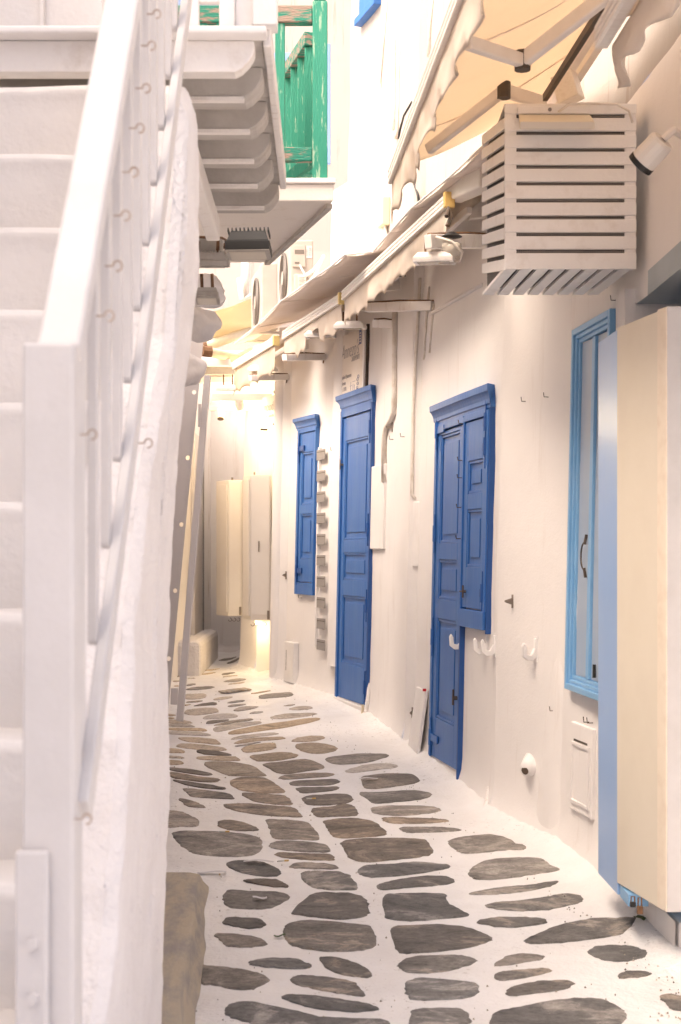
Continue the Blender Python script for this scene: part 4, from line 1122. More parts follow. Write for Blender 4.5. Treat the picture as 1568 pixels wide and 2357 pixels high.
for k in range(4): f.box(mb, uL + W_ * .845, uL + W_ * .895, zb + Hh * (.79 + .04 * k), zb + Hh * (.81 + .04 * k), .0314, .0320)
mb.build('tab_emblem', M['sign'], sg)
mb = MB().tube([f.p(uL + W_ * (.02 + .5 * t / 24), zb + Hh * (.07 + .018 * math.sin(t * .9) + .02 * t / 24), .0315) for t in range(25)], .0015, 4)
for (x0, z0) in ((.78, .14), (.80, .20), (.79, .26), (.82, .30), (.80, .11)):
    mb.tube([f.p(uL + W_ * (x0 + .035 * math.cos(s)), zb + Hh * (z0 + .022 * math.sin(s)), .0315) for s in [i * math.pi / 5 for i in range(11)]], .002, 4)
for (x0, z0, x1, z1) in ((.45, .2, .55, .2), (.5, .13, .5, .26), (.6, .1, .6, .22), (.58, .25, .7, .25), (.66, .1, .66, .2), (.55, .1, .72, .1)):
    mb.tube([f.p(uL + W_ * x0, zb + Hh * z0, .0315), f.p(uL + W_ * x1, zb + Hh * z1, .0315)], .0012, 4)
mb.build('drawing', M['inkblue'], sg)
# acrylic sign by the far doorway
f2 = Frame((13.25, -.70), (12.75, -.60))
ms = thing('shop_sign', 'clear white sign with thin letters beside the far lit doorway', 'sign', P(608, 985, 12.9))
q0 = P(592, 985, 13.0); q1 = P(624, 985, 12.75)
fs_ = Frame((13.05, (592 - CX) / FD * 13.05), (12.72, (624 - CX) / FD * 12.72))
z0 = fs_.at(600, 985)[1]; z1 = fs_.at(600, 918)[1]
mb = MB(); fs_.box(mb, 0, fs_.L, z0, z1, 0, .012); mb.build('panel', M['white'], ms, bevel=.002)
text('mood', fs_, fs_.L * .05, z0 + (z1 - z0) * .5, .0126, .125, M['ink'], ms, .05, .95)
text('MYKONOS', fs_, fs_.L * .08, z0 + (z1 - z0) * .28, .0126, .042, M['ink'], ms, 0, 1.35)
for (a_, b_) in ((.93, z1 + .02), (.93, z0 - .0), (.02, z0 - .02)):
    MB().tube([fs_.p(fs_.L * a_, b_, -.04), fs_.p(fs_.L * a_, b_, .03)], .012, 8).build('standoff', M['dark'], ms)

# ------------------------------------------------------------------ awnings
def strip(mb, a, b, fn, nu, nv):
    mb.grid(lambda s, t: a.lerp(b, s) + fn(s, t), nu, nv)
def valance(par, a, b, length, seed, scal=9, amp=.02, mname='fabric_dirty', out=Vector((-1, 0, 0)), gap=None):
    mb = MB(); L = (b - a).length; n = int(L * 45)
    def fn(s, t):
        ph = s * L * scal + seed + 1.3 * noise.noise(Vector((s * L * 2.5, seed, 3)))
        sc_ = 1 - abs(math.cos(ph)) ** .7
        ln = length * (.80 + .17 * sc_ + .07 * noise.noise(Vector((s * L * 3.5, seed, 0))))
        if gap and gap[0] < s < gap[1]: ln *= .45
        wv = amp * t ** 1.3 * (.7 * math.sin(s * L * 11 + seed + 2 * noise.noise(Vector((s * L * 2, seed, 7)))) + 1.5 * noise.noise(Vector((s * L * 7, t * 2, seed))))
        return out * wv + Vector((0, 0, -ln * t))
    strip(mb, a, b, fn, n, 9)
    o = mb.build('valance', M[mname], par, smooth=True, solid=.002)
    # stitched hem
    return o
def bar_profile(mb, a, b, r=.04):
    """front bar: a flat extruded profile with two raised lips"""
    mb.beam(a, b, r * 1.0, r * 2.0)
    d = (b - a).normalized(); sx = d.cross(Vector((0, 0, 1))).normalized()
    if sx.x > 0: sx = -sx
    for dz in (-.7, -.05, .6):
        mb.beam(a + sx * r * .5 + Vector((0, 0, dz * r)), b + sx * r * .5 + Vector((0, 0, dz * r)), .010, r * .5)
    return mb
GA = 'retracted awnings under the canopy'
# upper awning, drawn out over the alley
aw = thing('awning', 'wide cream awning drawn out overhead with arms bent, ragged scalloped valance', 'awning', (.95, 6.9, 3.7))
a0 = PZ(905, 405, 3.34); a1 = Vector((a0.x + .0640 * (a0.y - 3.4), 3.4, 3.34))
m0 = PZ(1262, 213, 3.72); m0.y = a0.y + .02; m0 = Vector((1.02, a0.y + .02, 3.72)); m1 = Vector((1.20, 3.4, 3.74))
bar_profile(MB(), a0, a1, .042).build('front_bar', M['alu'], aw, bevel=.004)
mb = MB(); mb.grid(lambda s, t: a0.lerp(a1, s).lerp(m0.lerp(m1, s), t) + Vector((0, 0, .035 - .045 * math.sin(math.pi * t) + .008 * noise.noise(Vector((s * 6, t * 3, 0))))), 40, 16)
mb.build('fabric', M['fabric'], aw, smooth=True, solid=.002)
valance(aw, a0 + Vector((-.005, -.02, -.035)), a1 + Vector((-.005, 0, -.035)), .215, 1.3, 13, .016)
for s_ in (.16, .44, .72):
    MB().tube([a0.lerp(a1, s_).lerp(m0.lerp(m1, s_), t_ / 10) + Vector((0, 0, .031 - .045 * math.sin(math.pi * t_ / 10))) for t_ in range(11)], .004, 5).build('seam', M['canopy'], aw)
MB().beam(m0 + Vector((.02, 0, -.01)), m1 + Vector((.02, 0, -.01)), .07, .07).build('roller', M['arm'], aw, bevel=.01)
MB().beam(m0 + Vector((0, -.1, -.13)), m1 + Vector((0, 0, -.13)), .035, .035).build('torsion_bar', M['arm'], aw, bevel=.004)
def arm(par, p, e, q, w_=.05, h_=.035):
    MB().beam(p, e, h_, w_, (0, 0, 1)).build('arm', M['arm'], par, bevel=.008)
    MB().beam(e, q, h_, w_ * 1.15, (0, 0, 1)).build('arm', M['arm'], par, bevel=.008)
    MB().tube([e + Vector((0, 0, -.035)), e + Vector((0, 0, .035))], .03, 10).build('elbow', M['dark'], par)
mb = MB()
# far arm and near arm (bent at the elbow, lying just below the cloth)
def on_cloth(s, t, dz): return a0.lerp(a1, s).lerp(m0.lerp(m1, s), t) + Vector((0, 0, dz))
arm(aw, P(985, 345, 6.5), P(1160, 208, 6.2), P(1255, 238, 6.35))
arm(aw, P(1077, 98, 4.95), P(1203, 140, 5.25), P(1420, -30, 4.9))
MB().beam(P(1283, 215, 6.2), P(1330, 190, 6.15), .08, .13).build('wall_bracket', M['alu'], aw, bevel=.006)
MB().beam(P(1255, 225, 6.0), P(1385, 20, 5.0), .02, .03).build('gutter_rail', M['dark'], aw)
# near awning in the top right corner
an = thing('awning', 'end of a nearer awning with torn scalloped valance in the top right', 'awning', (.78, 4.2, 3.05))
b0 = P(1385, 85, 4.25); b1 = Vector((b0.x + .03, 3.2, b0.z))
bar_profile(MB(), b0, b1, .036).build('front_bar', M['alu'], an, bevel=.004)
mb = MB(); nb0 = Vector((1.24, 4.25, b0.z + .22)); nb1 = Vector((1.25, 3.2, b0.z + .22))
mb.grid(lambda s, t: b0.lerp(b1, s).lerp(nb0.lerp(nb1, s), t) + Vector((0, 0, .04 - .03 * math.sin(math.pi * t))), 12, 10)
mb.build('fabric', M['fabric'], an, smooth=True, solid=.002)
valance(an, b0 + Vector((.03, -.01, -.03)), b1 + Vector((.03, 0, -.03)), .15, 4, 12, .03)

# canopy sheet over the retracted awnings
ca = thing('canopy', 'thin pinkish canopy sheet along the wall above the retracted awnings', 'canopy', (.2, 9.5, 3.4))
edge = [PZ(x_, y_, 3.43) for x_, y_ in ((1135, 318), (1034, 410), (949, 480), (900, 535), (860, 580), (856, 581), (795, 587), (761, 616), (723, 641), (648, 694), (590, 752), (540, 792))]
for i, (a_, b_) in enumerate(zip(edge, edge[1:])):
    if i == 4: continue
    ia = Vector((wx(a_.y, 3.4) + .02, a_.y, a_.z + .06)); ib = Vector((wx(b_.y, 3.4) + .02, b_.y, b_.z + .06))
    mb = MB()
    mb.grid(lambda s, t: a_.lerp(b_, s).lerp(ia.lerp(ib, s), t) + Vector((0, 0, .010 * noise.noise(Vector((s * 2 + i, t, 0))) * (1 - t) - .012 * math.sin(math.pi * s) * (1 - t))), 14, 8)
    mb.build('sheet', M['canopy'], ca, smooth=True, solid=.006)
    MB().tube([a_ + Vector((0, 0, .004)), b_ + Vector((0, 0, .004))], .007, 6).build('edge_bead', M['white_worn'], ca)
    if i in (2, 6, 9): MB().beam(a_ + Vector((.01, 0, -.008)), ia + Vector((-.05, 0, -.008)), .04, .005).build('seam_strip', M['canopy'], ca)

def retracted(lab, x0, y0, x1, y1, Y0, Y1, vl, seed, capm, gap=None):
    t = thing('awning', lab, 'awning', P(x0, y0, Y0), GA)
    a_ = P(x0, y0, Y0); b_ = P(x1, y1, Y1)
    bar_profile(MB(), a_, b_, .036).build('front_bar', M['alu'], t, bevel=.003)
    d = (a_ - b_).normalized()
    MB().beam(a_ + d * .001, a_ + d * .03, .06, .085).build('end_cap', M[capm], t, bevel=.006)
    valance(t, a_ + Vector((0, -.01, -.03)), b_ + Vector((0, 0, -.03)), vl, seed, 13, .014, gap=gap)
    off = Vector((.12, .02, .03))
    MB().tube([a_ + off * 1.1, b_ + off * 1.1], .05, 10).build('fabric_roll', M['fabric'], t, smooth=True)
    MB().beam(a_ + off + Vector((0, .05, -.06)), a_.lerp(b_, .48) + off + Vector((-.03, 0, -.10)), .03, .045).build('arm', M['arm'], t, bevel=.005)
    MB().beam(b_ + off + Vector((0, .0, -.06)), a_.lerp(b_, .55) + off + Vector((-.03, 0, -.12)), .03, .045).build('arm', M['arm'], t, bevel=.005)
    MB().tube([a_.lerp(b_, .50) + off + Vector((-.04, 0, -.16)), a_.lerp(b_, .50) + off + Vector((-.04, 0, -.04))], .025, 8).build('elbow', M['dark'], t)
    MB().beam(a_ + off + Vector((.0, .2, -.02)), a_ + off + Vector((.17, .22, .0)), .05, .12).build('wall_bracket', M['alu'], t, bevel=.004)
    MB().beam(a_.lerp(b_, .85) + off + Vector((.0, .0, -.02)), a_.lerp(b_, .85) + off + Vector((.17, .02, .0)), .05, .12).build('wall_bracket', M['alu'], t, bevel=.004)
    return t
retracted('nearest retracted awning with an ochre end cap and long dirty valance', 1032, 462, 793, 680, 7.55, 10.05, .20, 2.0, 'ochre')
retracted('middle retracted awning with a yellowed end cap and split valance', 786, 688, 655, 772, 10.15, 11.6, .22, 5.0, 'yellowcap', (.38, .56))
retracted('farthest retracted awning, shortest of the row, near the lamp bars', 634, 785, 540, 842, 11.8, 12.9, .26, 8.0, 'yellowcap')
# cassette of a longer awning behind the slatted box
MB_ = MB().beam(P(1045, 440, 7.62), P(1125, 405, 7.2), .10, .12)
tag(MB_.build('awning_cassette', M['arm'], None, bevel=.01), 'grey awning cassette end beside the ochre cap', 'awning cassette')

# yellow awning far back, with its arms
fa = thing('awning', 'yellowish awning far back on the left with rusty jointed arms', 'awning', P(560, 740, 14.5))
qa, qb, qc, qd = P(655, 640, 14.0), P(640, 742, 14.4), P(462, 778, 13.4), P(470, 722, 13.2)
mb = MB(); mb.grid(lambda s, t: qd.lerp(qa, s).lerp(qc.lerp(qb, s), t) + Vector((0, 0, -.05 * math.sin(math.pi * s) + .02 * noise.noise(Vector((s * 4, t * 3, 2))))), 24, 10)
mb.build('fabric', M['fabric_yellow'], fa, smooth=True, solid=.002)
MB().tube([P(470, 800, 13.2), P(600, 752, 14.2)], .045, 10).build('front_tube', M['yellow_tube'], fa, smooth=True)
MB().tube([P(466, 806, 12.9), P(545, 825, 13.4), P(580, 812, 13.6)], .045, 10).build('arm', M['yellow_tube'], fa, smooth=True)
for (x, y) in ((472, 803), (476, 806)):
    pass
MB().tube([P(466, 798, 12.95), P(477, 796, 12.95)], .048, 10).build('elbow', M['rust'], fa)
MB().tube([P(466, 808, 12.75), P(487, 810, 12.78)], .05, 10).build('elbow', M['rust'], fa)
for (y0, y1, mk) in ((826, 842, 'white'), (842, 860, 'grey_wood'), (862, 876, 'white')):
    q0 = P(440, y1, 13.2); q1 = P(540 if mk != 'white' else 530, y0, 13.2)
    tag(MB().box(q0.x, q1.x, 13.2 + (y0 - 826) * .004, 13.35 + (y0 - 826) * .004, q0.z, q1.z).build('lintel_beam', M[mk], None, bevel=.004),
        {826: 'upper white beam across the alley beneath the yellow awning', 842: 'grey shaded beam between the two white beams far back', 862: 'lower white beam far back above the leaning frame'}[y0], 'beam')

# ------------------------------------------------------------------ air conditioners
def ac(lab, Y, x0, x1, x2, y0, y1, nbr):
    X1 = P(x1, 0, Y).x; X2 = P(x2, 0, Y).x; z0 = P(0, y1, Y).z; z1 = P(0, y0, Y).z
    D = .78
    X0 = X1 - .18 * D
    t = thing('air_conditioner', lab, 'air conditioner', (X1, Y, z0), 'outdoor air conditioner units')
    MB().hexa([(X1, Y, z0), (X2, Y, z0), (X2 - .18 * D, Y + D, z0), (X1 - .18 * D, Y + D, z0), (X1, Y, z1), (X2, Y, z1), (X2 - .18 * D, Y + D, z1), (X1 - .18 * D, Y + D, z1)]).build('casing', M['acwhite'], t, bevel=.012)
    dv = Vector((-.18, 1, 0)); nrm = Vector((-1, -.18, 0)).normalized()
    cpt = Vector((X1, Y, (z0 + z1) / 2)) + dv * .44 * D; r = min(.22, (z1 - z0) * .42)
    dn = dv.normalized()
    for k in range(9):
        rr = r * (k + 1) / 9
        ring = [cpt + nrm * .012 + dn * rr * math.cos(s) + Vector((0, 0, rr * math.sin(s))) for s in [i * 2 * math.pi / 24 for i in range(25)]]
        MB().tube(ring, .004, 4, cap=False).build('grille_ring', M['acgrille'], t)
    bm_ = MB().add([cpt + nrm * .004 + dn * r * math.cos(s) + Vector((0, 0, r * math.sin(s))) for s in [i * 2 * math.pi / 24 for i in range(24)]], [tuple(range(24))]).build('fan_opening', M['acgrille'], t)
    bm_ = MB().add([cpt + nrm * .018 + dn * r * .28 * math.cos(s) + Vector((0, 0, r * .28 * math.sin(s))) for s in [i * 2 * math.pi / 20 for i in range(20)]], [tuple(range(20))]).build('badge', M['acwhite'], t)
    # bracket
    for k in (.12, .82):
        q = Vector((X1, Y, z0 - .012)) + dv * D * k
        MB().beam(q + Vector((-.06, 0, 0)), q + Vector((X2 - X1 + .2, .06, 0)), .04, .024).build('bracket', M['white_worn'], t)
    return t, X1, X2, z0, z1
t, X1, X2, z0, z1 = ac('nearer air conditioner with labels on its side panel above the canopy', 11.75, 640, 668, 722, 552, 692, 0)
Ya = 11.75 - .001
wv, hv = X2 - X1, z1 - z0
MB().box(X1 + wv * .1, X1 + wv * .66, Ya - .014, Ya, z0 + hv * .55, z1 - hv * .09).build('service_cover', M['acwhite'], t, bevel=.004)
MB().box(X1 + wv * .2, X1 + wv * .6, Ya - .0165, Ya - .0141, z1 - hv * .24, z1 - hv * .17).build('grip', M['acgrille'], t)
MB().box(X1 + wv * .2, X1 + wv * .4, Ya - .0165, Ya - .0141, z1 - hv * .40, z1 - hv * .37).build('grip', M['acgrille'], t)
MB().box(X1 + wv * .68, X1 + wv * .93, Ya - .003, Ya, z1 - hv * .30, z1 - hv * .10).build('label', M['paper'], t)
mb = MB()
for k in range(9):
    mb.box(X1 + wv * .80, X1 + wv * .90, Ya - .0045, Ya - .0031, z1 - hv * (.12 + .017 * k), z1 - hv * (.12 + .017 * k + .006 + .004 * (k % 2)))
for k in range(5):
    mb.box(X1 + wv * .70, X1 + wv * .77, Ya - .0045, Ya - .0031, z1 - hv * (.17 + .022 * k), z1 - hv * (.17 + .022 * k + .007))
mb.build('barcode', M['ink'], t)
MB().box(X1 + wv * .16, X1 + wv * .74, Ya - .03, Ya, z0 + hv * .03, z0 + hv * .43).build('valve_cover', M['acwhite'], t, bevel=.012)
MB().box(X1 + wv * .34, X1 + wv * .68, Ya - .0325, Ya - .0305, z0 + hv * .1, z0 + hv * .40).build('label', M['paper'], t)
mb = MB()
for k in range(12): mb.box(X1 + wv * .36, X1 + wv * (.6 + .05 * (k % 2)), Ya - .0340, Ya - .0328, z0 + hv * (.12 + .022 * k), z0 + hv * (.12 + .022 * k + .008))
mb.build('small_print', M['acgrille'], t)
mb = MB().tube([P(700, 636, 11.7), P(722, 622, 11.65), P(738, 602, 11.72), P(745, 590, 11.8), P(740, 600, 11.8), P(728, 632, 11.75), P(706, 655, 11.7)], .014, 8)
mb.build('hose', M['cable_w'], t, smooth=True)
MB().tube([P(690, 610, 11.72), P(702, 632, 11.7)], .008, 6).build('hose', M['cable_w'], t)
ac('farther air conditioner partly hidden behind the nearer unit', 12.65, 577, 602, 640, 604, 758, 0)
# white water pipes behind
wp = MB().tube([P(566, 600, 14.6), P(564, 690, 14.6)], .045, 8).tube([P(552, 640, 14.5), P(556, 690, 14.5), P(580, 680, 14.5)], .03, 8)
tag(wp.build('vent_pipe', M['cable_w'], None, smooth=True), 'rusty white vent pipe behind the far air conditioner', 'pipe')

# ------------------------------------------------------------------ slatted white box over the air conditioner on the near wall
bxo = thing('slatted_box', 'white slatted timber box covering an air conditioner above the sky blue window', 'box', (.94, 5.8, 2.65))
YF, YBk = 5.80, 6.40
XL, XR = .671, 1.207
XLb = .640
def zD(y, Y=YF): return EYE + (HY - y) / FD * Y
tops = [238] + [271 + 38.9 * i for i in range(9)]
bots = [262] + [301 + 38.9 * i for i in range(9)]
bots[-1] = 619
for y0, y1 in zip(tops, bots):
    MB().box(XL, XR, YF, YF + .016, zD(y1), zD(y0)).build('slat', M['box_white'], bxo, bevel=.0025)
for (xa, xb) in ((XL + .002, XL + .047), (XR - .047, XR - .002)):
    MB().box(xa, xb, YF + .0165, YF + .045, zD(618), zD(240)).build('batten', M['box_white'], bxo)
    for i in range(9):
        MB().box(xa, xb, YF + .004, YF + .0164, zD(271 + 38.9 * i) + .0004, zD(262 + 38.9 * i) - .0004).build('spacer', M['box_white'], bxo)
MB().box(XL + .047, XR - .047, YF + .018, YF + .022, zD(618), zD(240)).build('wire_mesh', M['mesh'], bxo)
for i in range(10):
    z0 = zD(282 + 36.2 * i); h = .046
    p = Vector((XL - .004, YF + .012, 0)); q = Vector((XLb - .004, YBk, 0))
    up_ = .10
    MB().hexa([(p.x, p.y, z0 - h / 2), (p.x + .014, p.y, z0 - h / 2), (q.x + .014, q.y, z0 - h / 2 + up_), (q.x, q.y, z0 - h / 2 + up_),
               (p.x, p.y, z0 + h / 2), (p.x + .014, p.y, z0 + h / 2), (q.x + .014, q.y, z0 + h / 2 + up_), (q.x, q.y, z0 + h / 2 + up_)]).build('side_slat', M['box_white'], bxo, bevel=.0025)
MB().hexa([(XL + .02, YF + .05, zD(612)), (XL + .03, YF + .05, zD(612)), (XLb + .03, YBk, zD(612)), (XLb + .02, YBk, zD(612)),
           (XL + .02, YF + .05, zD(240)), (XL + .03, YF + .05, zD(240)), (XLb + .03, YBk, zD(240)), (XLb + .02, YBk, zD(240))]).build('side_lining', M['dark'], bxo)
zb_ = zD(619)
for i in range(8):
    t0 = i / 8; t1 = (i + .72) / 8
    xa0 = XL + (XR - XL) * t0; xa1 = XL + (XR - XL) * t1; xb0 = XLb + (XR - .03 - XLb) * t0; xb1 = XLb + (XR - .03 - XLb) * t1
    MB().hexa([(xa0, YF + .018, zb_ + .001), (xa1, YF + .018, zb_ + .001), (xb1, YBk, zb_ + .001), (xb0, YBk, zb_ + .001),
               (xa0, YF + .018, zb_ + .016), (xa1, YF + .018, zb_ + .016), (xb1, YBk, zb_ + .016), (xb0, YBk, zb_ + .016)]).build('base_slat', M['box_white'], bxo, bevel=.002)
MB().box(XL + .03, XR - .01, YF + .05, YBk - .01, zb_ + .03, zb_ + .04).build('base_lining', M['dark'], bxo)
MB().box(XL, XR, YF + .02, YBk, zD(240), zD(236)).build('lid', M['box_white'], bxo)
fl_ = thing('floodlight', 'white slim floodlight fixed to the top of the slatted box', 'floodlight', P(1280, 290, 5.74))
MB().box(P(1192, 0, 5.77).x, P(1358, 0, 5.77).x, 5.775, 5.798, zD(262, 5.78), zD(245, 5.78)).build('bracket', M['white'], fl_, bevel=.003)
MB().hexa([P(1196, 298, 5.70), P(1369, 298, 5.70), P(1362, 292, 5.79), P(1200, 292, 5.79), P(1196, 279, 5.70), P(1369, 279, 5.70), P(1358, 262, 5.79), P(1194, 262, 5.79)]).build('body', M['cream'], fl_, bevel=.004)
MB().hexa([P(1198, 297, 5.695), P(1367, 297, 5.695), P(1367, 297, 5.699), P(1198, 297, 5.699), P(1198, 281, 5.695), P(1367, 281, 5.695), P(1367, 281, 5.699), P(1198, 281, 5.699)]).build('lens', M['paper'], fl_)
MB().tube([P(1266, 252, 5.772), P(1266, 252, 5.765)], .008, 10).build('bolt', M['hook'], fl_)
cb = MB().tube([P(1285, 258, 5.76), P(1310, 240, 5.74), P(1340, 238, 5.76), P(1420, 240, 5.77), P(1448, 255, 5.77), P(1456, 282, 5.77)], .005, 6)
tag(cb.build('lamp_cable', M['cable_w'], None, smooth=True), 'thin white cable running across the top of the slatted box', 'cable')
# camera-like wall lamp at the upper right
wl = thing('wall_lamp', 'white tilted cylinder wall lamp with black rim at the upper right', 'lamp', P(1500, 350, 5.1))
pa, pb = P(1527, 322, 5.0), P(1473, 380, 5.06)
ax = (pb - pa).normalized()
MB().tube([pa, pa + ax * .01, pb], [.040, .047, .049], 18).build('shade', M['cabwhite'], wl, smooth=False)
MB().tube([pb - ax * .018, pb + ax * .002], .0505, 18).build('rim', M['black'], wl)
MB().tube([pa - ax * .002, pa - ax * .02 + Vector((.02, 0, .02)), Vector((1.30, 5.2, pa.z + .04))], .014, 8).build('stem', M['arm'], wl)
MB().tube([pa + ax * .02 + Vector((-.02, -.035, -.0)), pa + ax * .05 + Vector((-.02, -.035, 0))], .004, 6).build('screw', M['rust'], wl)

# ------------------------------------------------------------------ white floodlights on arms over the shop fronts
def wflood(lab, x, y, Y, wpx, armx, army):
    k = Y / FD; c_ = P(x, y, Y)
    t = tri_flood('floodlight', lab, c_, wpx * k / 2, .085, .045, R(4), R(-10), M['white_worn'], M['glass'], 'white floodlights over the shop fronts', arm=P(x, army, Y), frame=M['white'])
    return t
wflood('white floodlight nearest the slatted box, on a coiled cable', 1000, 603, 7.4, 92, 0, 548)
wflood('white floodlight hanging above the souvenir sign', 806, 755, 10.2, 70, 0, 718)
wflood('white floodlight left of the souvenir sign under the split valance', 737, 775, 10.9, 66, 0, 738)
wflood('white floodlight on rusty straps under the farthest awning', 605, 853, 12.3, 62, 0, 818)
wflood('square white floodlight just above the nearer lamp bar', 525, 898, 12.9, 46, 0, 862)
GB = 'white lamp arms fixed to the wall'
def larm(lab, x0, y0, x1, y1, Y0, w_=.06):
    a_ = P(x0, y0, Y0); f_, u, z = spot(x1, y1); b_ = f_.p(u, z, 0)
    o = MB().beam(a_, b_, .05, w_).build('wall_bar', M['white_worn'], None, bevel=.004)
    tag(o, lab, 'lamp arm', GB)
    c = MB().tube([a_ + Vector((0, 0, w_ / 2 + .004)), a_.lerp(b_, .5) + Vector((0, 0, w_ / 2 + .012)), b_ + Vector((0, 0, w_ / 2 + .004)), b_ + Vector((-.01, 0, -.05))], .006, 5)
    tag(c.build('arm_cable', M['rust'], None), 'old brown cable lying along the ' + lab.split(' arm')[0] + ' arm', 'cable', 'cables along the lamp arms')
larm('nearest wall lamp arm behind the slatted box', 985, 556, 1150, 556, 7.3, .07)
larm('long wall lamp arm right of the souvenir sign', 846, 708, 998, 704, 9.6, .06)
larm('short wall lamp arm just above the souvenir sign', 862, 745, 908, 747, 10.1, .055)
larm('wall lamp arm left of the sign above the blue shutter', 655, 823, 747, 822, 11.2, .05)
larm('farthest wall lamp arm beside the white pilaster', 575, 870, 662, 868, 12.2, .05)
cb = MB().tube([P(1003, 545, 7.3), P(1040, 556, 7.3), P(1064, 580, 7.3), P(1058, 600, 7.35), P(1035, 606, 7.38), P(1012, 605, 7.4)], .008, 6)
tag(cb.build('coiled_cable', M['cable_w'], None, smooth=True), 'looped flex feeding the floodlight nearest the slatted box', 'cable')
bs_ = MB().tube([P(1030, 520, 7.3), P(1038, 500, 7.32), P(1032, 480, 7.34), P(1028, 498, 7.3)], .012, 6)
tag(bs_.build('bulb_holder', M['dark'], None), 'dark bulb holder under the ochre awning cap', 'bulb holder')
dm = thing('dome_lamp', 'round dome lamp with black top under the nearest lamp arm', 'lamp', P(1040, 565, 7.35))
c_ = P(1040, 575, 7.35)
MB().tube([c_ + Vector((0, 0, .03)), c_, c_ + Vector((0, 0, -.025)), c_ + Vector((0, 0, -.04))], [.05, .052, .042, .01], 14).build('dome', M['glass'], dm, smooth=True)
MB().tube([P(1040, 545, 7.35) , P(1040, 535, 7.35)], [.055, .02], 14).build('dome_cap', M['black'], dm)

# ------------------------------------------------------------------ fittings on the right wall
def conduit(lab, pts, r, m='cable_w', name='conduit', cat='pipe', d=0):
    path = []
    for (x, y) in pts:
        f_, u, z = spot(x, y, d); path.append(f_.p(u, z, d + r * .6))
    o = MB().tube(path, r, 8).build(name, M[m], None, smooth=True)
    return tag(o, lab, cat)
conduit('painted conduit running down right of the souvenir sign and bending left', [(914, 700), (914, 800), (913, 900), (911, 950), (905, 965), (893, 985), (889, 1010), (889, 1110)], .022)
conduit('thin painted conduit left of the double blue door', [(968, 640), (962, 760), (956, 850), (952, 940), (950, 1050), (949, 1140), (957, 1148)], .011)
conduit('loose brown cable hanging at the wall, left one of two', [(990, 660), (983, 740), (979, 820), (977, 826)], .008, name='hanging_cable', cat='cable')
conduit('loose brown cable hanging at the wall, right one of two', [(1000, 700), (995, 760), (991, 812)], .008, name='hanging_cable', cat='cable')
conduit('bundle of white pipes on the bright upper wall, straight and vertical', [(912, 0), (911, 120), (910, 230), (912, 300)], .018)
conduit('cable bundle next to the vertical pipes on the upper wall', [(922, 0), (921, 120), (919, 230), (917, 300), (914, 320)], .013, 'cable_w', 'cable_bundle', 'cable')
conduit('loose white cable curving down the bright upper wall', [(893, 0), (883, 120), (876, 190), (884, 240), (905, 280), (915, 310)], .012, 'cable_w', 'loose_cable', 'cable')
conduit('third white cable on the upper wall close to the awning', [(997, 0), (992, 60), (990, 130)], .014, 'cable_w', 'loose_cable', 'cable')
conduit('short black cable dropping behind the awning valance', [(950, 235), (932, 265), (922, 300), (920, 320)], .008, 'cable_b', 'black_cable', 'cable')
conduit('black cable curling below the awning valance', [(935, 390), (955, 420), (963, 450), (966, 470)], .009, 'cable_b', 'black_cable', 'cable')
conduit('slanting painted ridge of cable above the double blue door', [(995, 722), (1050, 690), (1112, 655)], .012, 'wall', 'buried_cable', 'cable')
f_, u, z = spot(893, 490)
jb = thing('junction_box', 'ivory plastic junction box on the bright wall beside the awning', 'junction box', f_.p(u, z, 0))
mb = MB(); f_.box(mb, u - .07, u + .07, z - .10, z + .10, 0, .06); mb.build('body', M['junction'], jb, bevel=.008)
mb = MB()
for k in (-.03, .0, .03): mb.tube([f_.p(u + k, z - .10, .03), f_.p(u + k * .8 + .02, z - .16, .02), f_.p(u + .05, z - .24, .01)], .009, 6)
mb.build('cable_tails', M['cable_w'], jb)
# plaques and hatches
def plaque(lab, x0, x1, y0, y1, th_, name='wall_hatch', inner=True, m='wall'):
    f_, u0, z1 = spot(x0 + .5, y0); 
    u1, _ = f_.at(x1, y0); _, z0 = f_.at(x0, y1)
    t = thing(name, lab, 'wall hatch', f_.p(u0, z0, 0))
    mb = MB(); f_.box(mb, u0, u1, z0, z1, -.01, th_); mb.build('cover', M[m], t, bevel=.006)
    if inner:
        mb = MB(); mould(f_, mb, u0 + .03, u1 - .03, z0 + .04, z1 - .09, th_, .014, .008); mb.build('bead', M[m], t)
    return t, f_, u0, u1, z0, z1
plaque('flat white cable cover on the wall just right of the far blue door', 860, 891, 1075, 1264, .022, inner=False)
plaque('slim white cover on the wall left of the double blue door', 953, 979, 1155, 1304, .018, inner=False)
t, f_, u0, u1, z0, z1 = plaque('low white meter hatch with moulded edge under the sky blue window', 1322, 1374, 1660, 1862, .018)
mb = MB(); f_.box(mb, u0 + .05, u1 - .07, z1 - .085, z1 - .075, .018, .0195); mb.build('slot', M['dark'], t)
# bump of plaster with a spout
pbp = MB()
def bump_fn(a, b):
    z = .02 + b * 1.15; fz, u, _ = spot(1262, 1700)
    rr = .125 * (1 - .55 * b) * (1 - max(0, (b - .75)) * 3.9)
    th = (a - .5) * math.pi
    q = fz.p(u + rr * 1.15 * math.sin(th) + .09 * b, z, rr * math.cos(th) * .36 - .02)
    return q + fz.n * .006 * nz(q, 5)
pbp.grid(bump_fn, 18, 40)
pb_t = thing('plastered_downpipe', 'plaster covered downpipe bulging from the wall with a spout near the ground', 'downpipe', spot(1262, 1900)[0].p(spot(1262, 1900)[1], .1, 0))
pbp.build('plaster_bulge', M['wall'], pb_t, smooth=True)
f_, u, z = spot(1225, 1772)
MB().tube([f_.p(u - .03, z + .025, -.04), f_.p(u - .004, z + .010, .02), f_.p(u + .008, z, .045)], [.075, .046, .033], 14).build('spout', M['wall'], pb_t, smooth=True)
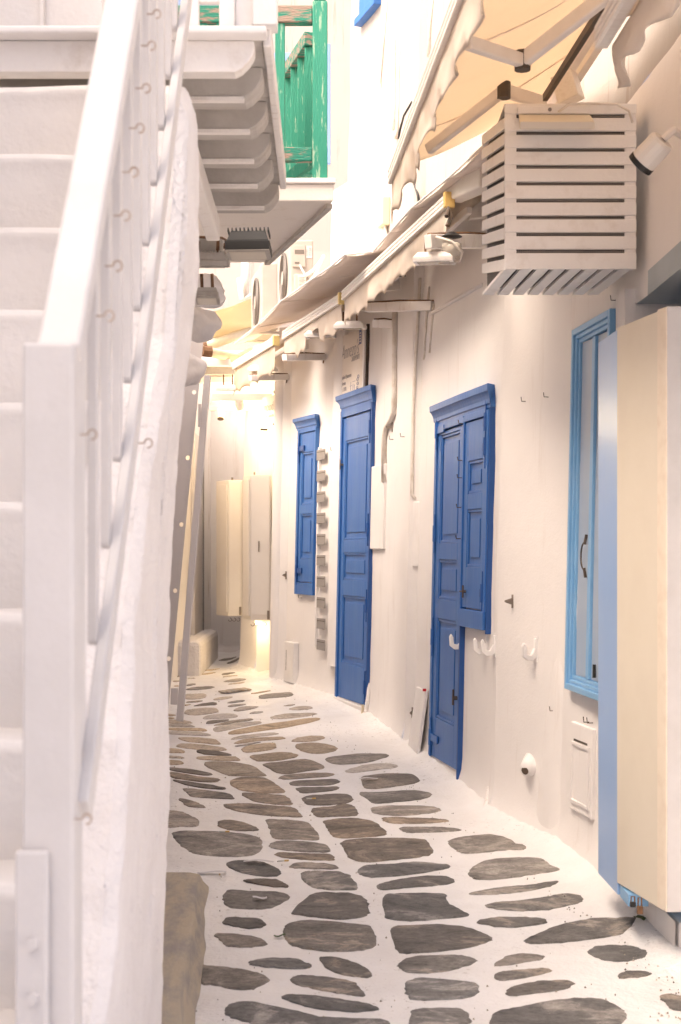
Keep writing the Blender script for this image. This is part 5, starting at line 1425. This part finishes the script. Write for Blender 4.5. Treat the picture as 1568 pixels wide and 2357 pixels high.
MB().tube([f_.p(u + .0081, z - .0001, .0452), f_.p(u + .009, z - .0005, .0472)], .021, 12).build('spout_mouth', M['dark'], pb_t)
# hooks
def lhook(lab, x, y, s=1.0, m='dark'):
    f_, u, z = spot(x, y)
    mb = MB().tube([f_.p(u, z - .004, -.005), f_.p(u, z - .004, .024 * s), f_.p(u, z + .018 * s, .027 * s)], .0022 * s, 6)
    tag(mb.build('wall_hook', M[m], None), lab, 'hook', 'small iron hooks in the right wall')
for lab, x, y, s in (('bent iron hook right of the double door cornice, left of two', 1210, 922, 1), ('bent iron hook right of the double door cornice, right of two', 1262, 912, 1), ('bent iron hook in the wall below the slatted box corner', 1419, 689, 1),
                  ('left hook of the pair beside the far blue door', 906, 1010, 1.2), ('right hook of the pair beside the far blue door', 932, 1004, 1.2), ('rusty hook left of the far blue door', 770, 1036, 1.3),
                  ('single hook low on the plastered downpipe', 1276, 1634, 1), ('left hook above the meter hatch', 1358, 1660, 1.2), ('right hook above the meter hatch', 1366, 1662, 1.2),
                  ('small hook under the blue shutter left corner', 695, 1375, 1.2)):
    lhook(lab, x, y, s)
def cuphook(lab, x, y):
    f_, u, z = spot(x, y)
    t = thing('coat_hook', lab, 'hook', f_.p(u, z, 0), 'white painted bracket hooks')
    pr = [(-.0, .045), (.012, .05), (.012, .0), (.03, -.035), (.055, -.03), (.06, .01), (.072, .03), (.082, .012), (.078, -.04), (.05, -.062), (.02, -.062), (.0, -.045)]
    mb = MB(); pts = [f_.p(u - .012, z + q, d_) for d_, q in pr]; mb.prism(pts, f_.u * .024); mb.build('hook_arm', M['white'], t, bevel=.004)
    mb = MB(); f_.box(mb, u - .02, u + .02, z - .07, z + .06, -.006, .004); mb.build('back_plate', M['white'], t)
cuphook('white bracket hook at the foot of the double door shutter', 1066, 1470)
cuphook('left white bracket hook below the double door shutter', 1122, 1480)
cuphook('right white bracket hook close beside the left one below the shutter', 1140, 1483)
cuphook('white bracket hook beside the plastered downpipe', 1234, 1492)
def catch(lab, x, y, s=1):
    f_, u, z = spot(x, y)
    t = thing('shutter_catch', lab, 'shutter catch', f_.p(u, z, 0), 'metal shutter catches on the wall')
    mb = MB(); f_.box(mb, u - .006, u + .006, z - .035 * s, z + .035 * s, 0, .006); mb.build('plate', M['hook'], t)
    mb = MB().add([f_.p(u, z + .018 * s, .006), f_.p(u, z - .018 * s, .006), f_.p(u, z - .004, .05 * s), f_.p(u, z + .006, .05 * s),
                   f_.p(u + .006, z + .018 * s, .006), f_.p(u + .006, z - .018 * s, .006), f_.p(u + .006, z - .004, .05 * s), f_.p(u + .006, z + .006, .05 * s)],
                  [(0, 1, 2, 3), (7, 6, 5, 4), (0, 4, 5, 1), (1, 5, 6, 2), (2, 6, 7, 3), (3, 7, 4, 0)]); mb.build('catch_arm', M['hook'], t)
catch('metal shutter catch right of the double door window', 1181, 1384)
catch('metal shutter catch low on the wall left of the double door', 950, 1640)
catch('metal shutter catch above the hooks right of the far door', 904, 983)
catch('metal shutter catch on the pilaster left of the blue shutter', 659, 1324)
# boards leaning on the wall, hoses
f_, u0, z0 = spot(962, 1725); u1, _ = f_.at(984, 1740); zt_ = f_.at(970, 1582)[1]
t = thing('leaning_board', 'white board leaning on the wall left of the double blue door', 'board', f_.p(u0, z0, 0))
mb = MB(); mb.hexa([f_.p(u0, z0, .05), f_.p(u1, z0, .05), f_.p(u1, z0, .07), f_.p(u0, z0, .07), f_.p(u0 + .02, zt_, .005), f_.p(u1 + .02, zt_, .005), f_.p(u1 + .02, zt_, .025), f_.p(u0 + .02, zt_, .025)]); mb.build('panel', M['white'], t, bevel=.003)
mb = MB(); mb.tube([f_.p(u1 + .01, zt_ - .004, .03), f_.p(u1 + .01, zt_ + .012, .03)], .012, 8)
rm = mat('red_cap', (.55, .02, .03), .5); mb.build('red_cap', rm, t)
f_ = Frame((12.36, -.474), (12.0, -.33))
u0, z0 = f_.at(650, 1568, .06); u1, _ = f_.at(671, 1575, .06); zt_ = f_.at(650, 1476, .06)[1]
t = thing('leaning_board', 'narrow white framed panel leaning beside the far pilaster', 'board', f_.p(u0, z0, 0))
mb = MB(); f_.box(mb, u0, u1, z0, zt_, .0, .05); mb.build('panel', M['white'], t, bevel=.004)
mb = MB(); f_.box(mb, u0 + .055, u0 + .062, z0 + .10, zt_ - .07, .0505, .0515); mb.build('slit', M['dark'], t)
def hose(lab, pts, r):
    path = [P(x, y, Y) for x, y, Y in pts]; out = []; rr = []
    n = 26
    for i in range(n + 1):
        s = i / n * (len(path) - 1); k = min(int(s), len(path) - 2)
        out.append(path[k].lerp(path[k + 1], s - k)); rr.append(r * (1 + .12 * (i % 2)))
    tag(MB().tube(out, rr, 8).build('corrugated_hose', M['white_worn'], None), lab, 'hose', 'corrugated white hoses at the wall foot')
f_, u, z = spot(1124, 1820); q = f_.p(u, z, .02)
hose('corrugated white hose stub at the wall foot right of the double door', [(1126, 1812, q.y), (1120, 1850, q.y - .05), (1110, 1872, q.y - .1)], .014)
f_, u, z = spot(848, 1600); q = f_.p(u, z, .02)
hose('corrugated white hose standing beside the far blue door', [(850, 1565, q.y - .02), (848, 1600, q.y - .05), (842, 1640, q.y - .08)], .014)
st_ = MB().tube([P(834, 1622, 10.45), P(833, 1640, 10.43), P(835, 1655, 10.42)], .006, 5).tube([P(837, 1622, 10.45), P(836, 1642, 10.43)], .005, 5)
tag(st_.build('frayed_string', M['yellow_tube'], None), 'frayed tan string hanging at the far blue door sill', 'string')
# slat rack
f_ = Frame((11.55, -.150), (11.33, -.065))
rk = thing('slat_rack', 'column of grey horizontal slats on the wall between shutter and far door', 'rack', f_.p(0, 1, 0))
for i in range(10):
    y = 1048 + 48.3 * i
    u0, z = f_.at(725, y, .05); u1, _ = f_.at(744, y, .05)
    mb = MB(); f_.box(mb, u0, u1, z - .043, z + .043, .03, .036); o = mb.build('slat', M['slat_grey'], rk, bevel=.003)
    mb = MB(); f_.box(mb, u0 + .01, u1 - .005, z + .020, z + .025, .0362, .0368); mb.build('slot', M['dark'], o)
u0, za = f_.at(732, 1030, .03); _, zb_ = f_.at(732, 1490, .03)
mb = MB(); f_.box(mb, u0 - .0, u0 + .03, zb_, za, -.05, .029); mb.build('rear_rail', M['white'], rk)
# boxed downpipe
u0, zb_ = f_.at(747, 1530, .04); f3 = SEG[12]
dp = thing('boxed_downpipe', 'white plaster pipe casing left of the far blue door ending above the ground', 'downpipe', f3.p(.5, .8, 0))
uu0, zb_ = f3.at(748, 1530, .05); uu1, _ = f3.at(772, 1530, .05); zt_ = 3.3
mb = MB()
mb.grid(lambda a, b: (lambda th, z: f3.p((uu0 + uu1) / 2 + (uu1 - uu0) / 2 * math.sin(th), z, -.03 + .085 * max(0, math.cos(th)) ** .5))((a - .5) * math.pi, zb_ + (zt_ - zb_) * b), 14, 20)
mb.build('casing', M['wall'], dp, smooth=True)
# pilaster beside the far lit doorway: rounded
pil = MB()
pil.grid(lambda a, b: (lambda th, z: Vector((-.56 + .068 * math.sin(th) + .018 * (z - .4), 12.52 - .06 * math.cos(th), z)))((a - .5) * math.pi, .25 + b * 3.0), 14, 30)
tag(pil.build('pilaster', M['wall'], None, smooth=True), 'rounded white pilaster beside the far lit doorway', 'pilaster')

# blue shutter on the upper wall at the top edge
f_, u, z = spot(848, 30)
us = thing('blue_window', 'blue shutter high on the bright upper wall at the top edge', 'window', f_.p(u, z, 0))
u0, zb_ = f_.at(826, 62, .02); u1, _ = f_.at(866, 62, .02)
mb = MB(); f_.box(mb, u0 + .04, u1, zb_ + .06, zb_ + .9, -.02, .035); mb.build('shutter_leaf', M['blue'], us, bevel=.004)
mb = MB(); f_.box(mb, u0, u1 + .05, zb_, zb_ + .055, -.02, .06); mb.build('sill', M['blue'], us, bevel=.004)

# litter
def litter(name, lab, x, y, w_, h_, m, rot=0, cat='litter', dz=.012, grp=None):
    c_ = G(x, y); mb = MB(); z = ground_z(c_.x, c_.y) + dz
    def q(a, b):
        X = (a - .5) * w_; Y = (b - .5) * h_
        return Vector((c_.x + X * math.cos(rot) - Y * math.sin(rot), c_.y + X * math.sin(rot) + Y * math.cos(rot), z + .004 * math.sin(a * 5 + x) + .003 * math.sin(b * 4)))
    mb.grid(q, 8, 3); o = mb.build(name, M[m], None, solid=.001)
    tag(o, lab, cat, grp)
litter('paper_scrap', 'long grey paper strip lying beside the stone kerb tip', 488, 2013, .13, .03, 'litter', -.05)
litter('paper_scrap', 'white torn paper on the upper flat stone near the kerb', 596, 1992, .14, .03, 'litter', -.1, dz=.02)
litter('paper_scrap', 'white folded paper on the two tone stone near the kerb', 598, 2076, .06, .03, 'litter', .1, dz=.02)
litter('paper_scrap', 'white paper shred on the stone in front of the double door', 848, 1799, .11, .02, 'litter', .3, dz=.02)
litter('fallen_leaf', 'dark green leaf on the white paving near the left stones', 644, 2160, .045, .02, 'leaf', .1, 'leaf')
litter('fallen_leaf', 'thin green leaf at the right edge below the display case', 1473, 2140, .02, .06, 'leaf', .4, 'leaf')
def butt(lab, x, y, rot, dz=.016):
    c_ = G(x, y); z = ground_z(c_.x, c_.y) + dz; d = Vector((math.cos(rot), math.sin(rot), 0)) * .03
    t = thing('cigarette_butt', lab, 'cigarette butt', Vector((c_.x, c_.y, z)), 'cigarette butts on the paving')
    MB().tube([c_ * 1 + Vector((0, 0, z - c_.z)), Vector((c_.x, c_.y, z)) + d], .004, 8).build('paper', M['paper'], t)
    MB().tube([Vector((c_.x, c_.y, z)) + d * 1.001, Vector((c_.x, c_.y, z)) + d * 1.7], .0042, 8).build('filter', M['ochre'], t)
butt('cigarette butt on the big dark stone by the left wall', 505, 1923, .1, .02)
butt('cigarette butt on the grout right of the torn paper', 640, 1990, .3)
butt('stubbed cigarette butt beside the grey paper strip', 510, 2026, 1.8)
butt('cigarette butt on the middle stone row halfway up the alley', 706, 1846, .2, .02)

# grit, plaster crumbs and leaf scraps swept across the paving: too many to count
gd = MB()
rg = random.Random(11)
for i in range(380):
    y = 1560 + 800 * rg.random() ** .8
    x = 395 + (min(1568, 640 + (y - 1560) * 1.25) - 395) * rg.random()
    if rg.random() < .45:
        x = min(1568, 655 + (y - 1580) * 1.33) - abs(rg.gauss(0, 30))
    c_ = G(x, y)
    if c_.x > wx(c_.y) - .03: continue
    z = ground_z(c_.x, c_.y) + .006
    r_ = rg.uniform(.0015, .0045) * (1.5 if rg.random() < .12 else 1)
    a0_ = rg.random() * 6.28
    pts = [Vector((c_.x + r_ * rg.uniform(.5, 1.6) * math.cos(a0_ + k * 1.57), c_.y + r_ * rg.uniform(.5, 1.6) * math.sin(a0_ + k * 1.57), z - .004)) for k in range(4)]
    gd.add(pts + [Vector((c_.x, c_.y, z + r_ * .6))], [(0, 1, 4), (1, 2, 4), (2, 3, 4), (3, 0, 4)])
go = gd.build('grit', mat('grit_mix', (.07, .055, .04), .8, (.45, .38, .30), 60, (.45, .55)))
go['kind'] = 'stuff'; go['label'] = 'dark grit and plaster crumbs scattered over the white paving'
